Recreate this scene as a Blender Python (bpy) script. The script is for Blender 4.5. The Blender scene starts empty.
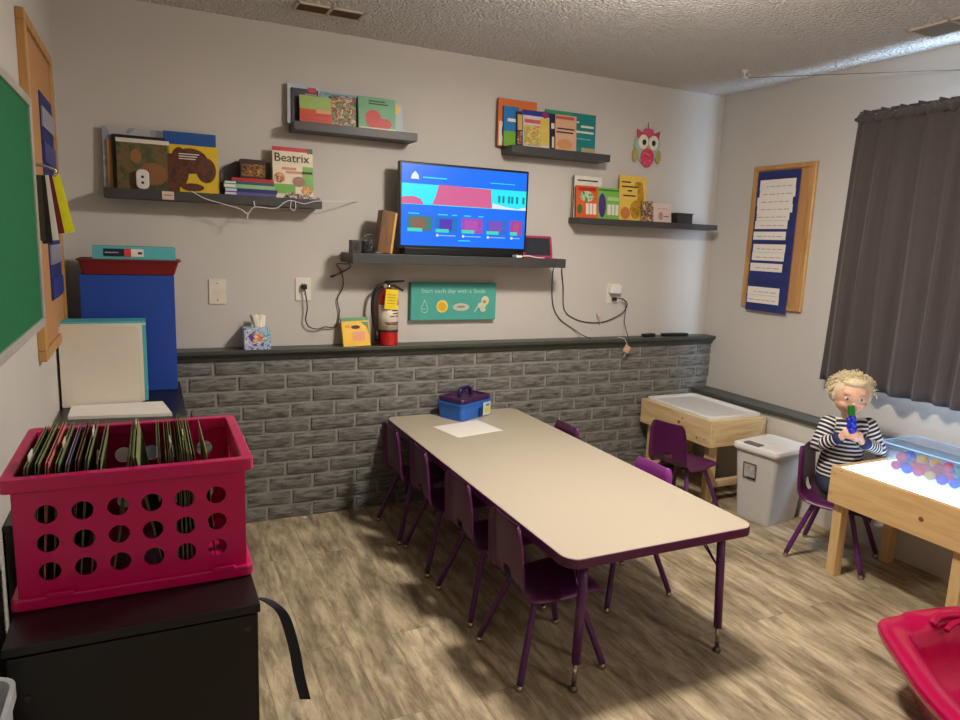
import bpy, bmesh, math, random
from mathutils import Vector, Matrix
random.seed(7)
S = bpy.context.scene
col = S.collection
PI = math.pi

# ------------------------------------------------------------------ materials
def lin(c):
    return tuple(((x/255)/12.92 if x/255 <= .04045 else ((x/255+.055)/1.055)**2.4) for x in c)
_m = {}
def mat(name, c, rough=.55, metal=0, spec=.5, var=.10, vs=25, bump=0, bs=80, emit=None, es=0, coat=0, sheen=0):
    if name in _m: return _m[name]
    m = bpy.data.materials.new(name); m.use_nodes = True
    nt = m.node_tree; b = nt.nodes['Principled BSDF']; L = nt.links
    r, g, bl = lin(c)
    b.inputs['Roughness'].default_value = rough; b.inputs['Metallic'].default_value = metal
    b.inputs['Specular IOR Level'].default_value = spec
    if coat: b.inputs['Coat Weight'].default_value = coat
    if sheen: b.inputs['Sheen Weight'].default_value = sheen
    tc = nt.nodes.new('ShaderNodeTexCoord')
    n = nt.nodes.new('ShaderNodeTexNoise'); n.inputs['Scale'].default_value = vs; n.inputs['Detail'].default_value = 3
    L.new(tc.outputs['Object'], n.inputs['Vector'])
    rp = nt.nodes.new('ShaderNodeValToRGB')
    rp.color_ramp.elements[0].position = .3; rp.color_ramp.elements[1].position = .7
    k = 1-var; k2 = 1+var*.6
    rp.color_ramp.elements[0].color = (r*k, g*k, bl*k, 1); rp.color_ramp.elements[1].color = (min(r*k2,1), min(g*k2,1), min(bl*k2,1), 1)
    L.new(n.outputs['Fac'], rp.inputs['Fac']); L.new(rp.outputs['Color'], b.inputs['Base Color'])
    if bump:
        n2 = nt.nodes.new('ShaderNodeTexNoise'); n2.inputs['Scale'].default_value = bs; n2.inputs['Detail'].default_value = 4
        L.new(tc.outputs['Object'], n2.inputs['Vector'])
        bp = nt.nodes.new('ShaderNodeBump'); bp.inputs['Strength'].default_value = bump; bp.inputs['Distance'].default_value = .01
        L.new(n2.outputs['Fac'], bp.inputs['Height']); L.new(bp.outputs['Normal'], b.inputs['Normal'])
    if emit:
        b.inputs['Emission Color'].default_value = (*lin(emit), 1); b.inputs['Emission Strength'].default_value = es
    _m[name] = m
    return m
def cover(name, cols, scale=18, seed=0, rough=.4, stretch=(1,1,1)):
    """printed picture: patches of several colours"""
    m = bpy.data.materials.new(name); m.use_nodes = True
    nt = m.node_tree; b = nt.nodes['Principled BSDF']; L = nt.links; b.inputs['Roughness'].default_value = rough
    tc = nt.nodes.new('ShaderNodeTexCoord'); mp = nt.nodes.new('ShaderNodeMapping')
    mp.inputs['Location'].default_value = (seed*3.1, seed*1.7, seed*2.3); mp.inputs['Scale'].default_value = stretch
    n = nt.nodes.new('ShaderNodeTexNoise'); n.inputs['Scale'].default_value = scale; n.inputs['Detail'].default_value = 2
    n.inputs['Distortion'].default_value = .6
    rp = nt.nodes.new('ShaderNodeValToRGB'); rp.color_ramp.interpolation = 'CONSTANT'
    e = rp.color_ramp.elements; k = len(cols)
    while len(e) < k: e.new(.5)
    for i, c in enumerate(cols):
        e[i].position = 0 if i == 0 else .32 + .36*i/k; e[i].color = (*lin(c), 1)
    L.new(tc.outputs['Object'], mp.inputs['Vector']); L.new(mp.outputs['Vector'], n.inputs['Vector'])
    L.new(n.outputs['Fac'], rp.inputs['Fac']); L.new(rp.outputs['Color'], b.inputs['Base Color'])
    return m
def wood(name, c1, c2, scale=(3, 30, 30), rough=.5, bump=.05):
    m = bpy.data.materials.new(name); m.use_nodes = True
    nt = m.node_tree; b = nt.nodes['Principled BSDF']; L = nt.links; b.inputs['Roughness'].default_value = rough
    tc = nt.nodes.new('ShaderNodeTexCoord'); mp = nt.nodes.new('ShaderNodeMapping'); mp.inputs['Scale'].default_value = scale
    n = nt.nodes.new('ShaderNodeTexNoise'); n.inputs['Scale'].default_value = 1; n.inputs['Detail'].default_value = 6; n.inputs['Distortion'].default_value = .8
    rp = nt.nodes.new('ShaderNodeValToRGB'); rp.color_ramp.elements[0].position = .35; rp.color_ramp.elements[1].position = .65
    rp.color_ramp.elements[0].color = (*lin(c1), 1); rp.color_ramp.elements[1].color = (*lin(c2), 1)
    L.new(tc.outputs['Object'], mp.inputs['Vector']); L.new(mp.outputs['Vector'], n.inputs['Vector'])
    L.new(n.outputs['Fac'], rp.inputs['Fac']); L.new(rp.outputs['Color'], b.inputs['Base Color'])
    bp = nt.nodes.new('ShaderNodeBump'); bp.inputs['Strength'].default_value = bump
    L.new(n.outputs['Fac'], bp.inputs['Height']); L.new(bp.outputs['Normal'], b.inputs['Normal'])
    return m

# ------------------------------------------------------------------ geometry helpers
def box(bm, x0, x1, y0, y1, z0, z1, M=None):
    vs = [bm.verts.new(Vector((x, y, z)) if M is None else M @ Vector((x, y, z))) for x in (x0, x1) for y in (y0, y1) for z in (z0, z1)]
    for f in ((0,1,3,2),(4,6,7,5),(0,4,5,1),(2,3,7,6),(0,2,6,4),(1,5,7,3)): bm.faces.new([vs[i] for i in f])
def BOX(x0, x1, y0, y1, z0, z1, M=None):
    bm = bmesh.new(); box(bm, x0, x1, y0, y1, z0, z1, M); return bm
def prism(bm, pts, a, b, axis=1, M=None):
    """outline pts in the plane across `axis`, from a to b along it"""
    def P(p, h):
        q = [p[0], p[1]]; q.insert(axis, h); q = Vector(q)
        return q if M is None else M @ q
    A = [bm.verts.new(P(p, a)) for p in pts]; B = [bm.verts.new(P(p, b)) for p in pts]
    bm.faces.new(A); bm.faces.new(B[::-1]); n = len(pts)
    for i in range(n): bm.faces.new((A[i], A[(i+1) % n], B[(i+1) % n], B[i]))
def PRISM(*a, **k):
    bm = bmesh.new(); prism(bm, *a, **k); return bm
def tube(bm, pts, r, n=8, closed=False):
    pts = [Vector(p) for p in pts]; rings = []; N = len(pts)
    rs = r if isinstance(r, (list, tuple)) else [r]*N
    up = None
    for i, p in enumerate(pts):
        if closed: d = pts[(i+1) % N]-pts[i-1]
        else: d = pts[min(i+1, N-1)]-pts[max(i-1, 0)]
        if d.length < 1e-9: d = Vector((0,0,1))
        d.normalize()
        if up is None: up = d.orthogonal().normalized()
        up = (up-d*up.dot(d)); up = up.normalized() if up.length > 1e-6 else d.orthogonal().normalized()
        w = d.cross(up)
        rings.append([bm.verts.new(p+(up*math.cos(2*PI*k/n)+w*math.sin(2*PI*k/n))*rs[i]) for k in range(n)])
    for i in range(N if closed else N-1):
        a, b = rings[i], rings[(i+1) % N]
        for k in range(n): bm.faces.new((a[k], a[(k+1) % n], b[(k+1) % n], b[k]))
    if not closed: bm.faces.new(rings[0][::-1]); bm.faces.new(rings[-1])
def TUBE(*a, **k):
    bm = bmesh.new(); tube(bm, *a, **k); return bm
def spline(pts, k=5):
    pts = [Vector(p) for p in pts]; out = []
    for i in range(len(pts)-1):
        p0 = pts[max(i-1, 0)]; p1 = pts[i]; p2 = pts[i+1]; p3 = pts[min(i+2, len(pts)-1)]
        for j in range(k):
            t = j/k
            out.append(.5*((2*p1)+(p2-p0)*t+(2*p0-5*p1+4*p2-p3)*t*t+(3*p1-p0-3*p2+p3)*t**3))
    return out+[pts[-1]]
def lathe(bm, prof, c=(0,0,0), n=24):
    rings = []
    for r, z in prof: rings.append([bm.verts.new((c[0]+r*math.cos(2*PI*k/n), c[1]+r*math.sin(2*PI*k/n), c[2]+z)) for k in range(n)])
    for a, b in zip(rings, rings[1:]):
        for k in range(n): bm.faces.new((a[k], a[(k+1) % n], b[(k+1) % n], b[k]))
    bm.faces.new(rings[0][::-1]); bm.faces.new(rings[-1])
def LATHE(*a, **k):
    bm = bmesh.new(); lathe(bm, *a, **k); return bm
def ball(bm, c, r, n=12, M=None):
    r = r if isinstance(r, (list, tuple)) else (r, r, r)
    T = Matrix.Translation(Vector(c)) @ (M or Matrix.Identity(4)) @ Matrix.Diagonal((*r, 1))
    bmesh.ops.create_uvsphere(bm, u_segments=n, v_segments=max(n*2//3, 5), radius=1, matrix=T)
def BALL(*a, **k):
    bm = bmesh.new(); ball(bm, *a, **k); return bm
def rrect(x0, x1, y0, y1, r, n=5):
    out = []
    for cx, cy, a in ((x1-r, y1-r, 0), (x0+r, y1-r, PI/2), (x0+r, y0+r, PI), (x1-r, y0+r, 3*PI/2)):
        for i in range(n+1): t = a+PI/2*i/n; out.append((cx+r*math.cos(t), cy+r*math.sin(t)))
    return out
def tag(o, label=None, cat=None, group=None, kind=None):
    if label: o['label'] = label
    if cat: o['category'] = cat
    if group: o['group'] = group
    if kind: o['kind'] = kind
    return o
def origin(o):
    """world position of an unrotated parent chain"""
    v = Vector((0,0,0))
    while o is not None: v += o.location; o = o.parent
    return v
def obj(name, bm, m, parent=None, local=False, smooth=False, bevel=0, sub=0, seg=2, solid=0, label=None):
    """bm is in world space unless local=True (then in the parent's space)"""
    bmesh.ops.recalc_face_normals(bm, faces=bm.faces)
    if smooth:
        for f in bm.faces: f.smooth = True
    me = bpy.data.meshes.new(name)
    base = Vector((0,0,0))
    if parent is None and not local:
        c = [v.co for v in bm.verts]
        base = Vector(((min(v.x for v in c)+max(v.x for v in c))/2, (min(v.y for v in c)+max(v.y for v in c))/2, min(v.z for v in c)))
        bmesh.ops.translate(bm, verts=bm.verts, vec=-base)
    elif parent is not None and not local:
        bmesh.ops.translate(bm, verts=bm.verts, vec=-origin(parent))
    bm.to_mesh(me); bm.free(); me.materials.append(m)
    o = bpy.data.objects.new(name, me); col.objects.link(o); o.location = base
    if parent: o.parent = parent
    if solid:
        s = o.modifiers.new('s', 'SOLIDIFY'); s.thickness = solid; s.offset = 0
    if bevel:
        b = o.modifiers.new('b', 'BEVEL'); b.width = bevel; b.segments = seg; b.limit_method = 'ANGLE'
    if sub:
        s = o.modifiers.new('u', 'SUBSURF'); s.levels = sub; s.render_levels = sub
    if label: o['label'] = label
    return o
def thing(name, label, cat, loc=(0,0,0), rz=0, group=None):
    o = bpy.data.objects.new(name, None); col.objects.link(o); o.empty_display_size = .05
    o.location = loc; o.rotation_euler = (0, 0, rz)
    return tag(o, label, cat, group)
def copy_tree(o, parent=None):
    c = o.copy(); col.objects.link(c); c.parent = parent
    for ch in list(o.children): copy_tree(ch, c)
    return c
def struct(name, bm, m, **k):
    return tag(obj(name, bm, m, **k), kind='structure')
def text_bm(s, size, depth=.0006):
    cu = bpy.data.curves.new('t', 'FONT'); cu.body = s; cu.size = size; cu.extrude = depth; cu.resolution_u = 3
    o = bpy.data.objects.new('t', cu); col.objects.link(o)
    dg = bpy.context.evaluated_depsgraph_get(); me = bpy.data.meshes.new_from_object(o.evaluated_get(dg))
    bm = bmesh.new(); bm.from_mesh(me); bpy.data.objects.remove(o); bpy.data.curves.remove(cu); bpy.data.meshes.remove(me)
    return bm
def place_text(s, width, M, fit_h=None):
    """text lying in local XZ (facing -Y), scaled to width, then moved by M"""
    bm = text_bm(s, 1, .02)
    xs = [v.co.x for v in bm.verts]; ys = [v.co.y for v in bm.verts]
    k = width/(max(xs)-min(xs)); kh = k if not fit_h else fit_h/(max(ys)-min(ys))
    x0 = min(xs); y0 = min(ys)
    for v in bm.verts: v.co = M @ Vector(((v.co.x-x0)*k, -v.co.z*.02, (v.co.y-y0)*kh))
    return bm

# ------------------------------------------------------------------ common materials
M_wall = mat('wall_paint', (201,195,188), .75, var=.02, vs=3, bump=.08, bs=160)
M_dark = mat('charcoal_board', (62,60,60), .45, var=.12)
M_ledge = mat('ledge_paint', (66,68,62), .42, var=.15)
M_purple = mat('purple_plastic', (84,26,74), .38, var=.04)
M_plit = mat('lit_purple_plastic', (138,52,138), .35, var=.04)  # same chair purple, lightened for the lit chair; the one above carries shade
M_pleg = mat('purple_enamel', (92,38,98), .35, var=.05)
M_chrome = mat('chrome', (200,195,185), .2, metal=1, var=.02)
M_black = mat('black_plastic', (18,18,20), .4, var=.1)
M_white = mat('white_plastic', (225,222,218), .4, var=.03)
M_paper = mat('white_paper', (232,226,218), .8, var=.02)
M_teal = mat('teal_cover', (84,176,180), .5, var=.08)
M_pink = mat('magenta_plastic', (194,4,90), .3, var=.03, coat=.2)
M_pine = wood('pine', (206,174,124), (230,204,158), (30, 3, 30))
M_pine_z = wood('pine_upright', (200,168,118), (224,196,148), (30, 30, 3))
M_frame = wood('oak_frame', (172,124,66), (200,152,90), (30, 30, 4))
M_navy = mat('navy_cloth', (38,48,112), .8, var=.1)
M_ink = mat('dark_ink', (40,36,34), .6)
M_cable = mat('black_cable', (45,40,38), .5)

# ------------------------------------------------------------------ room shell
X0, XR, YB, YF, H = .033, 3.80, .082, -5.0, 2.458
def floor_mat():
    m = bpy.data.materials.new('plank_floor'); m.use_nodes = True
    nt = m.node_tree; b = nt.nodes['Principled BSDF']; L = nt.links; N = nt.nodes.new
    tc = N('ShaderNodeTexCoord'); sp = N('ShaderNodeSeparateXYZ'); L.new(tc.outputs['Object'], sp.inputs[0])
    cb = N('ShaderNodeCombineXYZ'); L.new(sp.outputs['Y'], cb.inputs['X']); L.new(sp.outputs['X'], cb.inputs['Y'])
    bk = N('ShaderNodeTexBrick'); L.new(cb.outputs[0], bk.inputs['Vector'])
    bk.inputs['Scale'].default_value = 1; bk.inputs['Brick Width'].default_value = 1.22; bk.inputs['Row Height'].default_value = .155
    bk.inputs['Mortar Size'].default_value = .0013; bk.inputs['Mortar Smooth'].default_value = .3; bk.offset = .37
    bk.inputs['Color1'].default_value = (0,0,0,1); bk.inputs['Color2'].default_value = (1,1,1,1); bk.inputs['Mortar'].default_value = (.5,.5,.5,1)
    # grain stretched along the boards, shifted per board
    ad = N('ShaderNodeVectorMath'); ad.operation = 'MULTIPLY_ADD'
    L.new(bk.outputs['Color'], ad.inputs[0]); ad.inputs[1].default_value = (7,7,7); L.new(tc.outputs['Object'], ad.inputs[2])
    mp = N('ShaderNodeMapping'); mp.inputs['Scale'].default_value = (24, 4.6, 1); L.new(ad.outputs[0], mp.inputs['Vector'])
    n = N('ShaderNodeTexNoise'); n.inputs['Scale'].default_value = 1.0; n.inputs['Detail'].default_value = 10; n.inputs['Roughness'].default_value = .72; n.inputs['Distortion'].default_value = .3
    L.new(mp.outputs[0], n.inputs['Vector'])
    rp = N('ShaderNodeValToRGB'); e = rp.color_ramp.elements
    e[0].position = .30; e[0].color = (*lin((120,105,84)), 1); e[1].position = .72; e[1].color = (*lin((230,213,184)), 1)
    k = e.new(.44); k.color = (*lin((168,151,124)), 1); k = e.new(.56); k.color = (*lin((206,188,158)), 1)
    L.new(n.outputs['Fac'], rp.inputs['Fac'])
    # board tone
    hs = N('ShaderNodeMix'); hs.data_type = 'RGBA'; hs.blend_type = 'MULTIPLY'; hs.inputs['Factor'].default_value = 1
    tr = N('ShaderNodeValToRGB'); tr.color_ramp.elements[0].color = (.80,.79,.77,1); tr.color_ramp.elements[1].color = (1,1,.98,1)
    L.new(bk.outputs['Color'], tr.inputs['Fac']); L.new(rp.outputs['Color'], hs.inputs['A']); L.new(tr.outputs['Color'], hs.inputs['B'])
    # weathered blotches
    n2 = N('ShaderNodeTexNoise'); n2.inputs['Scale'].default_value = 1; n2.inputs['Detail'].default_value = 4
    mp2 = N('ShaderNodeMapping'); mp2.inputs['Scale'].default_value = (9, 3.5, 1); L.new(tc.outputs['Object'], mp2.inputs['Vector']); L.new(mp2.outputs[0], n2.inputs['Vector'])
    r2 = N('ShaderNodeValToRGB'); r2.color_ramp.elements[0].position = .35; r2.color_ramp.elements[0].color = (.62,.61,.59,1); r2.color_ramp.elements[1].position = .6; r2.color_ramp.elements[1].color = (1,1,1,1)
    L.new(n2.outputs['Fac'], r2.inputs['Fac'])
    h2 = N('ShaderNodeMix'); h2.data_type = 'RGBA'; h2.blend_type = 'MULTIPLY'; h2.inputs['Factor'].default_value = 1
    L.new(hs.outputs['Result'], h2.inputs['A']); L.new(r2.outputs['Color'], h2.inputs['B'])
    mo = N('ShaderNodeMix'); mo.data_type = 'RGBA'; L.new(bk.outputs['Fac'], mo.inputs['Factor'])
    L.new(h2.outputs['Result'], mo.inputs['A']); mo.inputs['B'].default_value = (*lin((122,110,92)), 1)
    L.new(mo.outputs['Result'], b.inputs['Base Color'])
    b.inputs['Roughness'].default_value = .5; b.inputs['Specular IOR Level'].default_value = .3
    bp = N('ShaderNodeBump'); bp.inputs['Strength'].default_value = .12; bp.inputs['Distance'].default_value = .004
    L.new(n.outputs['Fac'], bp.inputs['Height']); L.new(bp.outputs['Normal'], b.inputs['Normal'])
    return m
struct('floor', BOX(X0-.1, XR+.1, YF-.1, YB+.1, -.06, 0), floor_mat())
def ceil_mat():
    m = mat('popcorn_ceiling', (228,224,219), .9, var=.05, vs=60)
    nt = m.node_tree; b = nt.nodes['Principled BSDF']; L = nt.links; N = nt.nodes.new
    tc = N('ShaderNodeTexCoord'); v = N('ShaderNodeTexVoronoi'); v.inputs['Scale'].default_value = 75
    n = N('ShaderNodeTexNoise'); n.inputs['Scale'].default_value = 40; n.inputs['Detail'].default_value = 5
    L.new(tc.outputs['Object'], v.inputs['Vector']); L.new(tc.outputs['Object'], n.inputs['Vector'])
    mm = N('ShaderNodeMath'); mm.operation = 'SUBTRACT'; L.new(n.outputs['Fac'], mm.inputs[0]); L.new(v.outputs['Distance'], mm.inputs[1])
    bp = N('ShaderNodeBump'); bp.inputs['Strength'].default_value = 1; bp.inputs['Distance'].default_value = .018
    L.new(mm.outputs[0], bp.inputs['Height']); L.new(bp.outputs['Normal'], b.inputs['Normal'])
    return m
struct('ceiling', BOX(X0-.1, XR+.1, YF-.1, YB+.1, H, H+.08), ceil_mat())
struct('wall_back', BOX(X0-.1, XR+.1, YB, YB+.1, 0, H), M_wall)
struct('wall_left', BOX(X0-.1, X0, YF, YB, 0, H), M_wall)
struct('wall_front', BOX(X0-.1, XR+.1, YF-.1, YF, 0, H), M_wall)
# right wall with a window opening, and the lower part standing proud of it under a dark sill board
WY0, WY1, WZ0, WZ1 = -2.55, -1.12, .86, 2.1
bm = bmesh.new()
box(bm, XR, XR+.1, YF, YB, 0, WZ0); box(bm, XR, XR+.1, YF, YB, WZ1, H)
box(bm, XR, XR+.1, WY1, YB, WZ0, WZ1); box(bm, XR, XR+.1, YF, WY0, WZ0, WZ1)
struct('wall_right', bm, M_wall)
XL = 3.665
struct('trim_1', BOX(XL, XR, YF, YB-.07, 0, .533), mat('lower_wall_paint', (205,200,190), .7, var=.02))
struct('trim_2', BOX(XL-.018, XR, YF, -.008, .533, .558), M_ledge, bevel=.004)
# window
win = tag(bpy.data.objects.new('window_1', None), kind='structure'); col.objects.link(win); win.location = (XR+.05, (WY0+WY1)/2, WZ0)
bm = bmesh.new()
for a in ((WY0, WY0+.05, WZ0, WZ1), (WY1-.05, WY1, WZ0, WZ1), (WY0, WY1, WZ0, WZ0+.05), (WY0, WY1, WZ1-.05, WZ1), ((WY0+WY1)/2-.02, (WY0+WY1)/2+.02, WZ0, WZ1)):
    box(bm, XR+.02, XR+.07, *a)
tag(obj('window_frame', bm, M_white, win), kind='structure')
gl = bpy.data.materials.new('window_glass'); gl.use_nodes = True
nt = gl.node_tree; nt.nodes.clear(); o_ = nt.nodes.new('ShaderNodeOutputMaterial'); mx = nt.nodes.new('ShaderNodeMixShader'); mx.inputs[0].default_value = .08
t_ = nt.nodes.new('ShaderNodeBsdfTransparent'); g_ = nt.nodes.new('ShaderNodeBsdfGlossy'); g_.inputs['Roughness'].default_value = .02
nt.links.new(t_.outputs[0], mx.inputs[1]); nt.links.new(g_.outputs[0], mx.inputs[2]); nt.links.new(mx.outputs[0], o_.inputs[0])
tag(obj('window_pane', BOX(XR+.04, XR+.046, WY0+.05, WY1-.05, WZ0+.05, WZ1-.05), gl, win), kind='structure')

# ------------------------------------------------------------------ brick wainscot
def brick_mat():
    m = bpy.data.materials.new('painted_brick'); m.use_nodes = True
    nt = m.node_tree; b = nt.nodes['Principled BSDF']; L = nt.links; N = nt.nodes.new
    tc = N('ShaderNodeTexCoord'); mp = N('ShaderNodeMapping'); mp.inputs['Scale'].default_value = (13, 13, 70)
    n = N('ShaderNodeTexNoise'); n.inputs['Scale'].default_value = 1; n.inputs['Detail'].default_value = 6; n.inputs['Roughness'].default_value = .6
    L.new(tc.outputs['Object'], mp.inputs[0]); L.new(mp.outputs[0], n.inputs['Vector'])
    rp = N('ShaderNodeValToRGB'); e = rp.color_ramp.elements
    e[0].position = .30; e[0].color = (*lin((46,45,43)), 1); e[1].position = .58; e[1].color = (*lin((126,124,119)), 1)
    k = e.new(.44); k.color = (*lin((98,96,92)), 1)
    L.new(n.outputs['Fac'], rp.inputs['Fac']); L.new(rp.outputs['Color'], b.inputs['Base Color'])
    b.inputs['Roughness'].default_value = .6
    bp = N('ShaderNodeBump'); bp.inputs['Strength'].default_value = .7; bp.inputs['Distance'].default_value = .008
    L.new(n.outputs['Fac'], bp.inputs['Height']); L.new(bp.outputs['Normal'], b.inputs['Normal'])
    return m
struct('wall_back_mortar', BOX(X0, XR, .0085, YB, 0, .852), mat('mortar_paint', (146,143,137), .7, var=.12, bump=.3, bs=120))
bm = bmesh.new()
rows, bl = 11, .232
rh = .852/rows
for r in range(rows):
    x = -.05 - (bl/2 if r % 2 else 0) + random.uniform(-.01, .01)
    while x < XR:
        L_ = bl*random.choice((1, 1, 1, .98, 1.03)); a, c = max(x+.008, X0), min(x+L_-.009, XR)
        if c-a > .02:
            j = random.uniform(-.003, .003); z0 = r*rh+.009; z1 = (r+1)*rh-.008
            # hand-pressed brick: front face a grid pushed in and out
            nx = max(2, int((c-a)/.03)); G = []
            for iz in range(4):
                row = []
                for ix in range(nx+1):
                    xx = a+(c-a)*ix/nx; zz = z0+(z1-z0)*iz/3
                    edge = ix in (0, nx) or iz in (0, 3)
                    row.append(bm.verts.new((xx+(random.uniform(-.001,.001) if not edge else 0), j*.6 + (.0015 if edge else random.uniform(-.005, -.001)), zz+random.uniform(-.0015,.0015))))
                G.append(row)
            for iz in range(3):
                for ix in range(nx): bm.faces.new((G[iz][ix], G[iz][ix+1], G[iz+1][ix+1], G[iz+1][ix]))
            ring = [G[0][i] for i in range(nx+1)]+[G[k][nx] for k in (1,2,3)]+[G[3][i] for i in range(nx-1, -1, -1)]+[G[k][0] for k in (2,1)]
            back = [bm.verts.new((v.co.x, .010, v.co.z)) for v in ring]
            for i in range(len(ring)):
                k = (i+1) % len(ring); bm.faces.new((ring[i], back[i], back[k], ring[k]))
        x += L_
w = struct('wall_back_brick', bm, brick_mat())
struct('trim_3', PRISM([(YB, .850), (-.004, .850), (-.012, .866), (-.030, .884), (-.036, .888), (-.036, .906), (YB, .906)], X0, XR, axis=0), M_ledge, bevel=.002)

# ------------------------------------------------------------------ ceiling fittings
M_vent = mat('vent_enamel', (205,190,170), .5); M_hole = mat('vent_inside', (34,26,20), .8)
def vent(label, x0, x1, y0, y1, lengthwise_x, loc, lm=(120,98,72)):
    t = thing('ceiling_vent', label, 'vent', (loc[0], loc[1], H), 0, None)
    bm = bmesh.new(); z0, z1 = H-.008, H
    b = .014
    box(bm, x0, x1, y0, y0+b, z0, z1); box(bm, x0, x1, y1-b, y1, z0, z1); box(bm, x0, x0+b, y0, y1, z0, z1); box(bm, x1-b, x1, y0, y1, z0, z1)
    if lengthwise_x: box(bm, (x0+x1)/2-.008, (x0+x1)/2+.008, y0, y1, z0, z1)
    else: box(bm, x0, x1, (y0+y1)/2-.008, (y0+y1)/2+.008, z0, z1)
    obj('frame', bm, M_vent, t, bevel=.002)
    bm = bmesh.new()
    if lengthwise_x:
        n = 7
        for i in range(n):
            y = y0+b+(y1-y0-2*b)*(i+.5)/n; box(bm, x0+b, x1-b, -.005, .005, -.0006, .0006, Matrix.Translation((0, y, H-.005)) @ Matrix.Rotation(.7, 4, 'X'))
    else:
        n = 7
        for i in range(n):
            x = x0+b+(x1-x0-2*b)*(i+.5)/n; box(bm, -.005, .005, y0+b, y1-b, -.0006, .0006, Matrix.Translation((x, 0, H-.005)) @ Matrix.Rotation(.7, 4, 'Y'))
    obj('louvre', bm, mat('louvre_enamel_%d' % lm[0], lm, .5), t)
    obj('duct', BOX(x0+.01, x1-.01, y0+.01, y1-.01, H-.0012, H-.0004), M_hole, t)
vent('narrow beige ceiling vent above the back wall, left of the room', .985, 1.29, -.31, -.19, True, (1.13, -.25))
vent('ceiling vent with daylight-toned louvres near the dark curtain, at the right edge of the picture', 3.42, 3.60, -1.75, -1.375, False, (3.5, -1.55), (140,140,136))  # louvre grey lightened to carry the daylight falling on this vent
t = thing('ceiling_hook', 'small white hook screwed into the ceiling near the far right corner, holding a wire', 'hook', (3.379, -.493, H))
obj('base', LATHE([(.0, -.001), (.018, -.001), (.018, -.008), (.010, -.014), (0, -.014)], (3.379, -.493, H)), M_white, t, smooth=True)
obj('hook', TUBE(spline([(3.379,-.493,H-.012),(3.379,-.493,H-.03),(3.392,-.5,H-.042),(3.405,-.507,H-.03),(3.40,-.505,H-.02)]), .004), M_white, t, smooth=True)
tag(obj('hanging_wire', TUBE([(3.392,-.5,H-.040),(3.795,-1.407,2.337)], .0022, n=5), mat('grey_wire', (120,116,112), .5)), 'thin grey wire stretched from the ceiling hook to the wall above the curtain', 'wire')
for lx_, ly_, lab_ in ((1.98, -1.62, 'round flush ceiling lamp over the long table, with a glowing bulb'), (2.65, -4.1, 'added fill lamp on the ceiling of the unseen rear half of the room')):  # the second fixture is added, out of view, to go with the fill
    t = thing('ceiling_light', lab_, 'lamp', (lx_, ly_, H))
    obj('base', LATHE([(0, 0), (.14, 0), (.14, -.02), (.05, -.035), (0, -.035)], (lx_, ly_, H)), M_white, t, smooth=True)
    obj('bulb', BALL((lx_, ly_, H-.08), .045), mat('bulb_glow', (255,226,190), .4, emit=(255,222,184), es=12), t, smooth=True)

# ------------------------------------------------------------------ wall shelves
def shelf(label, x0, x1, z0, z1, y0=-.055):
    return tag(obj('wall_shelf', BOX(x0, x1, y0, YB, z0, z1), M_dark, bevel=.002), label, 'shelf')
Z1, Z2, Z3, Z4, ZT = 1.643, 2.004, 2.0, 1.634, 1.392
shelf('charcoal floating shelf on the left, under the brown and yellow animal books', .205, 1.149, Z1-.042, Z1)
shelf('highest charcoal floating shelf on the left, with a green book on its right end', 1.016, 1.637, Z2-.040, Z2)
shelf('charcoal floating shelf above and right of the television, with a teal book', 2.185, 2.834, Z3-.040, Z3)
shelf('long charcoal floating shelf at the right, below the owl', 2.655, 3.705, Z4-.034, Z4)
shelf('wide charcoal floating shelf carrying the television', 1.278, 2.513, ZT-.050, ZT, -.145)

# ------------------------------------------------------------------ books
M_pages = mat('book_pages', (220,212,196), .85, var=.08, vs=200)
def book(label, x0, x1, zb, h, yb, lean=.09, t=.010, m=None, patches=(), rz=0, group=None, name='picture_book', cat='book'):
    """a book standing cover-out; yb = front bottom edge; patches = (part name, fx0, fx1, fz0, fz1, material[, 'o' for oval])"""
    if yb > .035: k = .045*(x0-.373)/3.55; x0 += k; x1 += k
    yb = yb*.62+.014
    w = x1-x0
    if group == G3: h += .016
    t *= .68
    T = thing(name, label, cat, ((x0+x1)/2, yb, zb), rz, group)
    R = Matrix.Rotation(-lean, 4, 'X')
    bm = bmesh.new()
    box(bm, -w/2, w/2, 0, .0015, 0, h, R); box(bm, -w/2, w/2, t-.0015, t, 0, h, R); box(bm, -w/2, -w/2+.0015, 0, t, 0, h, R)
    obj('cover', bm, m, T, local=True)
    obj('pages', BOX(-w/2+.0015, w/2-.003, .0016, t-.0016, .002, h-.003, R), M_pages, T, local=True)
    for ip, p in enumerate(patches):
        ey = -.00015*ip
        a, b, c, d = -w/2+w*p[1], -w/2+w*p[2], h*p[3], h*p[4]
        if len(p) > 6:
            pts = [((a+b)/2+(b-a)/2*math.cos(q*PI/10), (c+d)/2+(d-c)/2*math.sin(q*PI/10)) for q in range(20)]
            bb = PRISM(pts, -.0012+ey, -.0002, axis=1, M=R)
        else: bb = BOX(a, b, -.0010+ey, -.0001, c, d, R)
        obj(p[0], bb, p[5], T, local=True)
    return T
C = lambda n, c, r=.4: mat(n, c, r, var=.06)
G1, G2, G3, G4 = 'picture books on the left shelf', 'picture books on the highest left shelf', 'picture books above the television', 'picture books on the right shelf'
W_ = C('cover_white', (226,220,208)); INK = M_ink
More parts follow.
